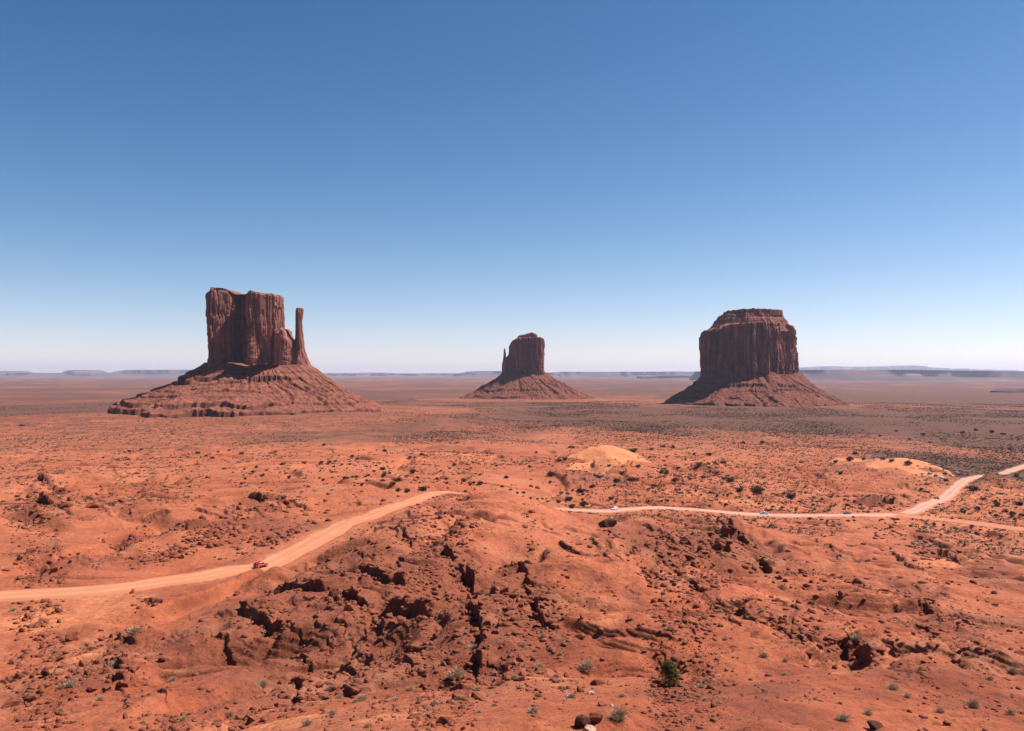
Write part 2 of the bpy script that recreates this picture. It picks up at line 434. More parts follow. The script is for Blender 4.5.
    # fine roughness
    z = z + 0.35 * fbm(x / 4.2, y / 4.2, 4, 15) * hill2 + 0.22 * fbm(x / 3, y / 6, 3, 16) * near * sstep(700, 300, r)
    # bed of the roads
    for poly, pz, hw in ((ROAD, ROAD_Z, 6.2), (TRACK, TRACK_Z, 7.0)):
        shp = x.shape
        d, i = near_poly(x.ravel(), y.ravel(), poly, 40)
        d = d.reshape(shp); i = i.reshape(shp)
        k = 1 - sstep(hw + 1.0, hw + 16, d)
        k2 = 1 - sstep(hw - 1, hw + 1.5, d)
        z = z * (1 - k) + (pz[i] - 0.1) * k - 0.35 * k2
    return z, led

# ------------------------------------------------------------------ helpers
def mesh_obj(name, verts, faces, mat=None, parent=None, smooth_=True, attrs=None, quads=True):
    me = bpy.data.meshes.new(name)
    verts = np.asarray(verts, np.float32); faces = np.asarray(faces, np.int32)
    k = faces.shape[1]
    me.vertices.add(len(verts)); me.vertices.foreach_set('co', verts.ravel())
    me.loops.add(faces.size); me.loops.foreach_set('vertex_index', faces.ravel())
    me.polygons.add(len(faces))
    me.polygons.foreach_set('loop_start', np.arange(0, faces.size, k, dtype=np.int32))
    me.polygons.foreach_set('loop_total', np.full(len(faces), k, np.int32))
    if smooth_: me.polygons.foreach_set('use_smooth', np.ones(len(faces), bool))
    if attrs:
        for an, av in attrs.items():
            at = me.color_attributes.new(an, 'FLOAT_COLOR', 'POINT')
            c = np.ones((len(verts), 4), np.float32); c[:, :av.shape[1]] = av
            at.data.foreach_set('color', c.ravel())
    me.update(calc_edges=True)
    o = bpy.data.objects.new(name, me)
    COL.objects.link(o)
    if mat: me.materials.append(mat)
    if parent: o.parent = parent
    return o

def grid_faces(nr, nc, wrap=False):
    i = np.arange(nr - 1)[:, None]; j = np.arange(nc if wrap else nc - 1)[None]
    j2 = (j + 1) % nc
    return np.stack([i * nc + j, i * nc + j2, (i + 1) * nc + j2, (i + 1) * nc + j], -1).reshape(-1, 4)

def tag(o, label=None, cat=None, group=None, kind=None):
    if label: o['label'] = label
    if cat: o['category'] = cat
    if group: o['group'] = group
    if kind: o['kind'] = kind
    return o

def empty(name, loc, label, cat, group=None, rz=0):
    o = bpy.data.objects.new(name, None)
    COL.objects.link(o)
    o.location = loc; o.rotation_euler = (0, 0, rz)
    return tag(o, label, cat, group)

def newmat(name, rough=0.95, spec=0.15):
    m = bpy.data.materials.new(name); m.use_nodes = True
    t = m.node_tree
    b = t.nodes['Principled BSDF']
    b.inputs['Roughness'].default_value = rough
    b.inputs['Specular IOR Level'].default_value = spec
    return m, t, b

class NB:
    """small node builder"""
    def __init__(s, t): s.t = t; s.tc = t.nodes.new('ShaderNodeTexCoord')
    def link(s, a, b): s.t.links.new(a, b)
    def mapping(s, scale, out='Object', loc=(0, 0, 0)):
        m = s.t.nodes.new('ShaderNodeMapping'); m.inputs['Scale'].default_value = scale; m.inputs['Location'].default_value = loc
        s.link(s.tc.outputs[out], m.inputs['Vector']); return m.outputs[0]
    def noise(s, vec, scale, detail=6, rough=0.6, dist=0):
        n_ = s.t.nodes.new('ShaderNodeTexNoise'); n_.inputs['Scale'].default_value = scale
        n_.inputs['Detail'].default_value = detail; n_.inputs['Roughness'].default_value = rough; n_.inputs['Distortion'].default_value = dist
        s.link(vec, n_.inputs['Vector']); return n_.outputs['Fac']
    def voro(s, vec, scale, feature='F1', out='Distance', rand=1):
        n_ = s.t.nodes.new('ShaderNodeTexVoronoi'); n_.feature = feature; n_.inputs['Scale'].default_value = scale; n_.inputs['Randomness'].default_value = rand
        s.link(vec, n_.inputs['Vector']); return n_.outputs[out]
    def ramp(s, f, stops):
        r = s.t.nodes.new('ShaderNodeValToRGB'); e = r.color_ramp.elements
        while len(e) < len(stops): e.new(0.5)
        for el, (p, c) in zip(e, stops):
            el.position = p; el.color = (*c, 1) if len(c) == 3 else c
        s.link(f, r.inputs[0]); return r.outputs[0]
    def val(s, f, a, b, c=0, d=1):
        m = s.t.nodes.new('ShaderNodeMapRange'); m.inputs[1].default_value = a; m.inputs[2].default_value = b; m.inputs[3].default_value = c; m.inputs[4].default_value = d
        s.link(f, m.inputs[0]); return m.outputs[0]
    def mix(s, f, a, b, mode='MIX'):
        m = s.t.nodes.new('ShaderNodeMix'); m.data_type = 'RGBA'; m.blend_type = mode
        if isinstance(f, (int, float)): m.inputs[0].default_value = f
        else: s.link(f, m.inputs[0])
        for v, i in ((a, 6), (b, 7)):
            if isinstance(v, tuple): m.inputs[i].default_value = (*v, 1)
            else: s.link(v, m.inputs[i])
        return m.outputs[2]
    def math(s, op, a, b=0.0):
        m = s.t.nodes.new('ShaderNodeMath'); m.operation = op
        for v, i in ((a, 0), (b, 1)):
            if isinstance(v, (int, float)): m.inputs[i].default_value = v
            else: s.link(v, m.inputs[i])
        return m.outputs[0]
    def bump(s, h, strength, dist, bsdf, normal=None):
        b = s.t.nodes.new('ShaderNodeBump'); b.inputs['Strength'].default_value = strength; b.inputs['Distance'].default_value = dist
        s.link(h, b.inputs['Height'])
        if normal is not None: s.link(normal, b.inputs['Normal'])
        if bsdf: s.link(b.outputs[0], bsdf.inputs['Normal'])
        return b.outputs[0]
    def attr(s, name):
        a = s.t.nodes.new('ShaderNodeAttribute'); a.attribute_name = name
        sp = s.t.nodes.new('ShaderNodeSeparateColor'); s.link(a.outputs['Color'], sp.inputs[0]); return sp.outputs
    def slope(s):
        g = s.t.nodes.new('ShaderNodeNewGeometry'); sp = s.t.nodes.new('ShaderNodeSeparateXYZ'); s.link(g.outputs['True Normal'], sp.inputs[0]); return sp.outputs[2]

# ------------------------------------------------------------------ materials
SANDC = (0.47, 0.158, 0.08); REDC = (0.36, 0.093, 0.043); DEEP = (0.20, 0.05, 0.026); PALE = (0.56, 0.27, 0.14); VEGC = (0.088, 0.042, 0.029); ROCKC = (0.12, 0.037, 0.022)

def ground_material():
    m, t, b = newmat('red_desert_ground'); N = NB(t)
    v = N.mapping((1, 1, 1))
    big = N.noise(v, 0.006, 10, 0.62, .3)
    mid = N.noise(v, 0.05, 10, 0.65, .4)
    fine = N.noise(v, 0.6, 8, 0.7)
    grit = N.noise(v, 5.0, 5, 0.7)
    col = N.ramp(mid, [(0.36, DEEP), (0.46, REDC), (0.55, (0.41, 0.12, 0.056)), (0.68, SANDC)])
    col = N.mix(N.val(big, .42, .66), col, SANDC)
    a = N.attr('patch')
    ed = N.math('ADD', a[0], N.math('MULTIPLY', N.math('SUBTRACT', N.noise(v, .12, 10, .75), .5), 1.3))
    col = N.mix(N.val(ed, .3, .8, 0, .9), col, (0.74, 0.285, 0.125))
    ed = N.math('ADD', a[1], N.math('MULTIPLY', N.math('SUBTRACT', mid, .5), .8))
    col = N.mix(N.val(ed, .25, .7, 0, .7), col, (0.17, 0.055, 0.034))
    # dry tan grass and pale crust in patches
    tan = N.noise(v, .03, 12, .75, .2)
    col = N.mix(N.val(tan, .52, .64, 0, .55), col, (0.42, 0.20, 0.115))
    # bedrock on steep faces, colour darkened further to deepen their shade
    st = N.slope()
    col = N.mix(N.val(st, .82, .5, 0, .75), col, ROCKC)
    col = N.mix(N.val(fine, .38, .62, .0, .5), col, DEEP)
    col = N.mix(N.val(grit, .5, .72, 0, .28), col, PALE)
    for sc_v, k_v in ((1.9, .7), (.75, .6), (.33, .5)):
        dd = N.voro(v, sc_v)
        sel = N.math('MULTIPLY', N.val(dd, .30, .16), N.val(N.noise(v, sc_v * .12, 5, .7), .46, .62))
        col = N.mix(N.math('MULTIPLY', sel, k_v), col, (0.09, 0.028, 0.018))
    gr2 = N.voro(v, 1.1)
    col = N.mix(N.math('MULTIPLY', N.val(gr2, .22, .1), .55), col, (0.16, 0.055, 0.035))
    # low scrub tint far out
    vg = N.math('ADD', a[2], N.math('MULTIPLY', N.math('SUBTRACT', N.noise(v, 0.02, 12, .7), .5), 1.5))
    col = N.mix(N.val(vg, .1, .85, 0, .88), col, VEGC)
    dots = N.voro(v, 0.28)
    dsel = N.math('MULTIPLY', N.val(dots, .34, .16), N.val(vg, .0, .7))
    col = N.mix(N.math('MULTIPLY', dsel, .6), col, (0.085, 0.065, 0.04))
    N.link(N.mix(1.0, col, (.88, .82, .78), 'MULTIPLY'), b.inputs['Base Color'])
    n1 = N.bump(fine, .8, .5, None)
    n2_ = N.bump(grit, .7, .12, None, n1)
    N.bump(N.noise(v, .22, 8, .65), .7, 1.5, b, n2_)
    return m

def road_material():
    m, t, b = newmat('packed_pale_dirt'); N = NB(t)
    v = N.mapping((1, 1, 1))
    a = N.attr('patch')
    f = N.noise(v, .12, 9, .65)
    col = N.ramp(f, [(.32, (.50, .20, .10)), (.6, (.60, .27, .14)), (.75, (.66, .34, .2))])
    col = N.mix(N.math('MULTIPLY', a[1], .75), col, (.54, .375, .30))
    col = N.mix(N.math('MULTIPLY', a[0], N.val(f, .35, .6, .35, .85)), col, (.44, .155, .08))
    col = N.mix(N.math('MULTIPLY', a[2], .85), col, (.50, .19, .105))
    N.link(N.mix(1.0, col, (.74, .71, .70), 'MULTIPLY'), b.inputs['Base Color'])
    N.bump(N.noise(v, 1.5, 6, .7), .5, .1, b)
    return m

def cliff_material(name, lit=(0.33, 0.125, 0.082), dark=(0.10, 0.04, 0.034)):
    m, t, b = newmat(name); N = NB(t)
    vs = N.mapping((1, 1, .07)); v = N.mapping((1, 1, 1)); vh = N.mapping((.05, .05, 1))
    streak = N.noise(vs, .10, 9, .66, .2)
    blot = N.noise(v, .018, 6, .6)
    col = N.ramp(streak, [(.38, dark), (.47, tuple((a + c) / 2.2 for a, c in zip(lit, dark))), (.56, lit), (.66, tuple(min(1, a * 1.5) for a in lit))])
    col = N.mix(N.val(blot, .4, .62, 0, .45), col, tuple(a * .62 for a in lit))
    col = N.mix(N.val(N.noise(vh, .22, 5, .6), .5, .7, 0, .35), col, dark)
    st = N.slope()
    col = N.mix(N.val(st, .35, .75, 0, .8), col, (0.36, 0.135, 0.085))
    N.link(N.mix(1.0, col, (.74, .71, .70), 'MULTIPLY'), b.inputs['Base Color'])
    n1 = N.bump(N.noise(vs, .35, 8, .7), .9, 3.0, None)
    N.bump(N.noise(v, .3, 8, .7), .8, 1.6, b, n1)
    return m

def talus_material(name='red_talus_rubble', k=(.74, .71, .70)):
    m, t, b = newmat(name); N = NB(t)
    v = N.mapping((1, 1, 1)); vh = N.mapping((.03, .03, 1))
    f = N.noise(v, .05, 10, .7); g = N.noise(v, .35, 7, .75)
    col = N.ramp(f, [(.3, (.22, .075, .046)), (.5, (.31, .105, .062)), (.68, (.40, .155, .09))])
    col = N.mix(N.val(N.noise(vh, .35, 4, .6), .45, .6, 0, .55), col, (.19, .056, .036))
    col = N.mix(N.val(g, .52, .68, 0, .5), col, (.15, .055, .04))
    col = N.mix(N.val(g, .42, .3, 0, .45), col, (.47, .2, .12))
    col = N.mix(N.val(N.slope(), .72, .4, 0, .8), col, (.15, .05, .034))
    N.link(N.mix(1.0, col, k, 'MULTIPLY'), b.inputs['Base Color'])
    n1 = N.bump(g, 1.0, 2.5, None)
    N.bump(N.noise(v, 1.2, 4, .7), .6, .8, b, n1)
    return m

def rock_material(name, c1, c2):
    m, t, b = newmat(name); N = NB(t)
    v = N.mapping((1, 1, 1)); f = N.noise(v, 2.2, 8, .7)
    N.link(N.ramp(f, [(.35, c1), (.65, c2)]), b.inputs['Base Color'])
    N.bump(N.noise(v, 5, 6, .7), .8, .08, b)
    return m

def leaf_material(name, c1, c2, rough=.8):
    m, t, b = newmat(name, rough, .2)
    g = t.nodes.new('ShaderNodeNewGeometry')
    N = NB(t)
    N.link(N.ramp(g.outputs['Random Per Island'], [(0, c1), (1, c2)]), b.inputs['Base Color'])
    return m

M_GROUND = ground_material(); M_ROAD = road_material()
M_CLIFF = cliff_material('desert_varnished_sandstone', (0.40, 0.155, 0.105), (0.15, 0.062, 0.052))
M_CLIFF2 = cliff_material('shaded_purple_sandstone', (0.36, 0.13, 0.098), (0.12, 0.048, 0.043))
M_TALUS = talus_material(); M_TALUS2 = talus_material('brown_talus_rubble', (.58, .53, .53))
M_ROCK = rock_material('red_boulder_rock', (.09, .027, .016), (.27, .08, .042))
M_ROCKD = rock_material('varnished_shaded_rock', (.04, .015, .012), (.10, .036, .024))
M_ROCKP = rock_material('pale_pink_rock', (.34, .17, .12), (.48, .31, .25))

# ------------------------------------------------------------------ ground sheet
def build_ground():
    fine = np.linspace(-R(34), R(34), 1320)
    left = -R(34) - np.cumsum(np.geomspace(.0012, .09, 62))
    left = left * 1.0
    left = left[left > -pi + .05]
    ths = np.concatenate([left[::-1], fine, -left])
    nominal = lambda r: np.interp(r, [0, 50, 75, 130, 300, 500, 800], [21, 22.5, 26, 36, 52, 80, 95])
    rs = [1.0]
    while rs[-1] < 62000:
        r = rs[-1]
        dr = (0.42 if r < 700 else .5) * r * r / (850 * nominal(r))
        if r < 38: dr = .6
        rs.append(r + float(np.clip(dr, .05, r * .05)))
    rs = np.array(rs)
    RR, TT = np.meshgrid(rs, ths, indexing='ij')
    X = RR * np.sin(TT); Y = RR * np.cos(TT)
    x = X.ravel(); y = Y.ravel()
    z, led = hfull(x, y)
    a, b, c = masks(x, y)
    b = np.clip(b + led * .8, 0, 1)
    V = np.stack([x, y, z], 1)
    nr, nc = RR.shape
    Fc = grid_faces(nr, nc, wrap=True)[:, ::-1]
    # centre point closes the sheet under the viewpoint
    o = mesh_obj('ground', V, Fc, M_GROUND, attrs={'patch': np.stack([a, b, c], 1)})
    tag(o, kind='structure')
    print('ground', nr, nc, len(V))
    return rs, ths, z.reshape(nr, nc)
GR, GT, GZ = build_ground()

def ground_z(x, y):
    """height of the built sheet (bilinear in its own polar grid)"""
    x = np.atleast_1d(np.asarray(x, float)); y = np.atleast_1d(np.asarray(y, float))
    r = np.hypot(x, y); t = np.arctan2(x, y)
    i = np.clip(np.searchsorted(GR, r) - 1, 0, len(GR) - 2); j = np.clip(np.searchsorted(GT, t) - 1, 0, len(GT) - 2)
    u = np.clip((r - GR[i]) / (GR[i + 1] - GR[i]), 0, 1); v = np.clip((t - GT[j]) / (GT[j + 1] - GT[j]), 0, 1)
    return GZ[i, j] * (1 - u) * (1 - v) + GZ[i + 1, j] * u * (1 - v) + GZ[i, j + 1] * (1 - u) * v + GZ[i + 1, j + 1] * u * v

def see(px, py, ymin=36, ymax=9000):
    """visible point of the built ground at a picture point"""
    Y = np.exp(np.linspace(math.log(ymin), math.log(ymax), 5000))
    x = (px - 512) / F * Y; z = -(py - HOR) / F * Y
    b = np.nonzero(ground_z(x, Y) >= z)[0]
    i = b[0] if len(b) else len(Y) - 1
    return float(x[i]), float(Y[i]), float(ground_z(x[i], Y[i])[0])

# ------------------------------------------------------------------ roads
def build_road(name, poly, pz, hw, seed, grey, soft=0.0):
    d = np.gradient(poly, axis=0); d /= np.linalg.norm(d, axis=1)[:, None]
    nrm = np.stack([-d[:, 1], d[:, 0]], 1)
    prof = [(-1.25, -.75), (-1.0, -.05), (-.7, .06), (-.45, -.03), (-.2, .05), (0, .07), (.2, .05), (.45, -.03), (.7, .06), (1.0, -.05), (1.25, -.75)]
    s = np.arange(len(poly))
    V = []; A = []
    for k, (u, dz) in enumerate(prof):
        w = hw * (1 + .26 * abs(u) ** 2 * n2(s / 2.3 + 90 * (u > 0), s * 0. + 7.5, seed + 3) + .16 * n2(s / 5.0 + 40 * (u > 0), s * 0.0 + .5, seed) + .1 * n2(s / 1.7, s * 0. + 3.5 + (u > 0) * 9, seed))
        p = poly + nrm * (u * w)[:, None]
        V.append(np.c_[p, pz + dz + .05])
        A.append(np.c_[np.full(len(s), {0: .75, .2: .35, .45: 0, .7: .45, 1.0: 1, 1.25: 1}[abs(u)]), grey, np.full(len(s), soft)])
    V = np.stack(V, 1).reshape(-1, 3); A = np.stack(A, 1).reshape(-1, 3)
    o = mesh_obj(name, V, grid_faces(len(s), len(prof)), M_ROAD, attrs={'patch': A})
    tag(o, kind='structure')
build_road('road', ROAD, ROAD_Z, 5.2, 5, sstep(10, 60, ROAD[:, 0]))
build_road('path', TRACK, TRACK_Z - .03, 5.5, 6, np.full(len(TRACK), .3), 1.0)

# ------------------------------------------------------------------ buttes
def resample(poly, n_):
    P_ = np.array(poly + [poly[0]], float)
    # round the corners a little
    for _ in range(2):
        Q = P_[:-1]; Nx = np.roll(Q, -1, 0)
        P_ = np.stack([Q * .8 + Nx * .2, Q * .2 + Nx * .8], 1).reshape(-1, 2); P_ = np.r_[P_, P_[:1]]
    d = np.r_[0, np.cumsum(np.linalg.norm(np.diff(P_, axis=0), axis=1))]
    s = np.linspace(0, d[-1], n_, endpoint=False)
    return np.c_[np.interp(s, d, P_[:, 0]), np.interp(s, d, P_[:, 1])], d[-1]

def cliff(name, parent, poly, zb, ztop, mat, seed, batter=.06, flute=6, steps=(), rim=8, nseg=620, nz=90, origin=(0, 0, 0)):
    """sheer rock wall around a plan outline: vertical joints, setbacks, rounded rim, uneven top.
    poly, zb and ztop(x, y) are in the coordinates of the butte's own base point."""
    C, per = resample(poly, nseg)
    cen = C.mean(0)
    tan = np.roll(C, -1, 0) - np.roll(C, 1, 0); tan /= np.linalg.norm(tan, axis=1)[:, None]
    nr = np.c_[tan[:, 1], -tan[:, 0]]
    if ((C - cen) * nr).sum(1).mean() < 0: nr = -nr
    rows = []
    T = np.linspace(0, 1, nz)
    zt = ztop(C[:, 0], C[:, 1])
    zt = zt + 1.6 * np.round(2 * fbm(C[:, 0] / 9, C[:, 1] / 9, 2, seed + 50))
    for t in T:
        z = zb + (zt - zb) * t
        X, Y = C[:, 0], C[:, 1]
        f1 = fbm3(X / 34, Y / 34, z / 420, 2, seed)
        pil = np.round(fbm3(X / 15, Y / 15, z / 300, 2, seed + 3) * 4) / 4
        crack = np.abs(fbm3(X / 13, Y / 13, z / 260, 2, seed + 5)); crack = 1 - sstep(0, .10, crack)
        crack2 = np.abs(n3(X / 5.5, Y / 5.5, z / 90, seed + 6)); crack2 = 1 - sstep(0, .14, crack2)
        lump = fbm3(X / 12, Y / 12, z / 22, 3, seed + 9)
        blk = np.round(3 * fbm3(X / 20, Y / 20, z / 38, 2, seed + 15)) / 3
        but = fbm3(X / 60, Y / 60, z / 600, 2, seed + 16)
        off = flute * (1.0 * f1 + 1.6 * but + 1.3 * pil - 1.4 * crack - .45 * crack2 + .4 * lump + 1.15 * blk)
        off = off - batter * (z - zb) - .7 * flute
        for (h, w) in steps:            # setbacks at given heights (fraction)
            off = off - w * sstep(h - .012, h + .012, t + .03 * n2(X / 25, Y / 25, seed + 8))
        bl = np.abs(n3(X / 60, Y / 60, z / 14, seed + 12)); off = off - 1.3 * (1 - sstep(0, .12, bl))
        k = sstep(.0, .05, t)
        off = off + (1 - k) * flute * .5
        e = np.clip((t - .965) / .035, 0, 1)
        off = off - rim * .22 * e * e
        rows.append(np.c_[C + nr * off[:, None], z])
    edge = rows[-1]
    for q in (.9, .75, .55, .3, .12, .02):
        p = cen + (edge[:, :2] - cen) * q
        z = ztop(p[:, 0], p[:, 1]) + 3.5 * fbm(p[:, 0] / 14, p[:, 1] / 14, 3, seed + 40) * (1 - q) ** .3 + 1.0 * (1 - q) ** .5
        rows.append(np.c_[p, z])
    V = np.concatenate(rows); nrw = len(rows)
    return mesh_obj(name, V, grid_faces(nrw, nseg, wrap=True), mat, parent)

def talus(parent, inner, outer, zin, zout, bands, seed, gully=9, nth=1100, nr_=190, power=.78, name='talus_slope', scree=1.0, mat=None, top_var=9):
    """apron of rubble: inner/outer = (cx, cy, a, b); bands = (z of the lip, drop in metres)"""
    th = np.linspace(0, 2 * pi, nth, endpoint=False)
    T = np.r_[np.linspace(-.5, 0, 6)[:-1], np.linspace(0, 1.0, nr_ - 5)]
    TT, TH = np.meshgrid(T, th, indexing='ij')
    def ell(e, pw=2.0):
        c, s = np.cos(TH), np.sin(TH)
        rr = 1 / ((np.abs(c / e[2])) ** pw + (np.abs(s / e[3])) ** pw) ** (1 / pw)
        return e[0] + rr * c, e[1] + rr * s
    ix, iy = ell(inner, 2.4); ox, oy = ell(outer, 2.0)
    wob = 1 + .16 * fbm(4 * np.cos(TH), 4 * np.sin(TH), 5, seed)
    t = np.clip(TT, -.5, 1)
    X = ix + (ox * 1 - ix) * t * wob; Y = iy + (oy - iy) * t * wob
    tt = np.clip(t, 0, 1)
    prof = 1 - tt ** power
    z = zout + (zin - zout) * prof
    cs, sn = np.cos(TH), np.sin(TH)
    z = z + top_var * (fbm(2.6 * cs + 5, 2.6 * sn, 4, seed + 31) - .1) * sstep(.35, 0, tt)
    amp = np.sin(pi * np.clip(tt, 0, 1) ** .8) 
    g = np.abs(fbm(cs * 7 + 1.2 * n2(X / 90, Y / 90, seed + 1), sn * 7 + 1.2 * n2(X / 90, Y / 90, seed + 9), 4, seed + 2))
    z = z - .7 * gully * (1 - sstep(0, .35, g)) * amp
    z = z + gully * .9 * fbm(X / 70, Y / 70, 4, seed + 4) * amp
    # hard bands: the slope steps down at each
    left = 1 - .75 * sstep(.15, .5, (X - outer[0]) / outer[2])
    for (zl, h, c0) in bands:
        lip = zl + 9.0 * fbm(X / 75, Y / 75, 4, seed + int(abs(zl)))
        brk = sstep(-.25, .1, 1.3 * fbm(X / 55, Y / 55, 4, seed + 7 + int(abs(zl))) + c0) * left
        d = z - lip
        # ground just below the lip falls away abruptly, then eases back onto the slope
        z = np.where(d < 0, z - h * brk * np.exp(d / (h * 2.2)) * sstep(0, -.6, d), z + .35 * h * brk * np.exp(-d / (h * 1.2)))
    z = z + scree * (2.6 * fbm(X / 9, Y / 9, 4, seed + 5) + 5 * np.maximum(0, fbm(X / 16, Y / 16, 3, seed + 6) - .15) + 2.0 * n2(X / 5, Y / 5, seed + 8)) * np.clip(tt * 6, 0, 1)
    z = np.where(TT >= .999, z - 8, z)
    V = np.stack([X, Y, z], -1).reshape(-1, 3)
    return mesh_obj(name, V, grid_faces(len(T), nth, wrap=True), mat or M_TALUS, parent)

def top_from(prof, noise=2, seed=1, tilt=0.0):
    xs = [p[0] for p in prof]; zs = [p[1] for p in prof]
    return lambda x, y: np.interp(x, xs, zs) + noise * fbm(x / 12, y / 12, 3, seed) + tilt * y

def scale_profile(Y, cx, prof):
    return [((px - cx) / F * Y, -(py - HOR) / F * Y) for px, py in prof]

# --- left butte (mitten with thumb on its right), Y = 2000
def left_butte():
    Y = 2000.0; k = Y / F; cx = 255
    X0 = (cx - 512) * k
    zb = -95
    root = empty('sandstone_butte', (X0, Y, zb), 'large mitten shaped red butte with a slim thumb spire on its right side', 'butte', 'three sandstone buttes on the valley floor')
    loc = lambda px: (px - cx) * k
    zz = lambda py: -(py - HOR) * k - zb
    poly = [(208, -5), (210, -48), (220, -66), (233, -60), (240, -36), (244, 2), (250, -12), (254, -52), (262, -70), (276, -62), (290, -50), (297, -22), (297, 10), (288, 48), (262, 62), (230, 62), (212, 36)]
    poly = [(loc(a), b) for a, b in poly]
    base = zz(368)
    main = top_from([(loc(a), zz(b)) for a, b in ((204, 300), (209, 297), (214, 293), (220, 290), (232, 290), (240, 294), (250, 294), (256, 293), (270, 295), (279, 298), (283, 301), (285, 325), (292, 338), (300, 352))], 1.5, 3)
    main = top_from([(loc(a), zz(b)) for a, b in ((204, 298), (210, 295), (216, 291), (222, 290), (232, 291), (240, 296), (250, 295), (258, 293), (270, 295), (300, 297))], 1.5, 3)
    poly_m = [(211, 0), (210, -44), (215, -72), (222, -76), (232, -56), (239, -30), (243, 6), (249, 0), (251, -52), (256, -80), (263, -78), (272, -60), (281, -34), (285, 10), (280, 55), (262, 70), (230, 66), (214, 36)]
    c = cliff('sheer_cliff', root, [(loc(a), b) for a, b in poly_m], base, main, M_CLIFF, 101, batter=.015, flute=5.5, steps=((.97, 2.5), (.12, 2)), nseg=900, nz=120)
    sh = [(280, -58), (289, -62), (297, -44), (299, -5), (294, 30), (280, 36), (274, 0)]
    cliff('shoulder_buttress', root, [(loc(a), b) for a, b in sh], base - 3, top_from([(loc(a), zz(b)) for a, b in ((274, 326), (281, 333), (284, 336), (286.5, 329), (289, 331), (291, 337), (295, 341), (299, 352))], 1.5, 9), M_CLIFF, 131, batter=.02, flute=3, nseg=300, nz=70, rim=5)
    # thumb: narrow pillar that widens to the foot
    th = [(294, -30), (301, -40), (309, -30), (311, -8), (308, 12), (299, 16), (294, 2)]
    C, per = resample([(loc(a), b) for a, b in th], 200)
    rows = []
    z0, z1 = zz(372), zz(308.5)
    for t in np.linspace(0, 1, 90):
        z = z0 + (z1 - z0) * t
        pxc = np.interp(t, [0, .12, .3, .55, .8, 1], [304, 303.6, 301.8, 300.4, 300.2, 300.7])
        w = np.interp(t, [0, .08, .2, .35, .5, .65, .8, .93, .97, 1], [8.6, 8.0, 6.4, 4.5, 3.9, 3.2, 2.9, 3.3, 3.1, 2.6]) * k
        rel = (C - C.mean(0)) / (8.6 * k) * w
        rel[:, 1] *= 1.15
        p = rel + np.array([loc(pxc), -10])
        o = 3.4 * fbm3(p[:, 0] / 7, p[:, 1] / 7, np.full(len(p), z / 40), 3, 171) + 1.2 * np.round(2 * fbm3(p[:, 0] / 6, p[:, 1] / 6, np.full(len(p), z / 120), 2, 172)) / 2
        rn = rel / np.linalg.norm(rel, axis=1)[:, None]
        rows.append(np.c_[p + rn * o[:, None], np.full(len(p), z)])
    e = rows[-1]; cc = e.mean(0)
    for q, dz in ((.8, .5), (.35, .9), (.05, 1.0)): rows.append(np.c_[cc[:2] + (e[:, :2] - cc[:2]) * q, e[:, 2] + dz])
    mesh_obj('thumb_spire', np.concatenate(rows), grid_faces(len(rows), 200, True), M_CLIFF, root)
    talus(root, (loc(258), -8, 52 * k, 60), (loc(249), -10, 148 * k, 420), zz(364), -12, [(zz(378), 9, .2), (zz(401), 9, .25), (zz(408), 19, .45), (zz(389), 3.5, .05), (zz(395), 3.5, .05), (zz(383), 3.0, .0), (zz(372), 3, 0), (zz(415), 3, -.1)], 201, gully=9, scree=.8, power=.86)
    return root
left_butte()

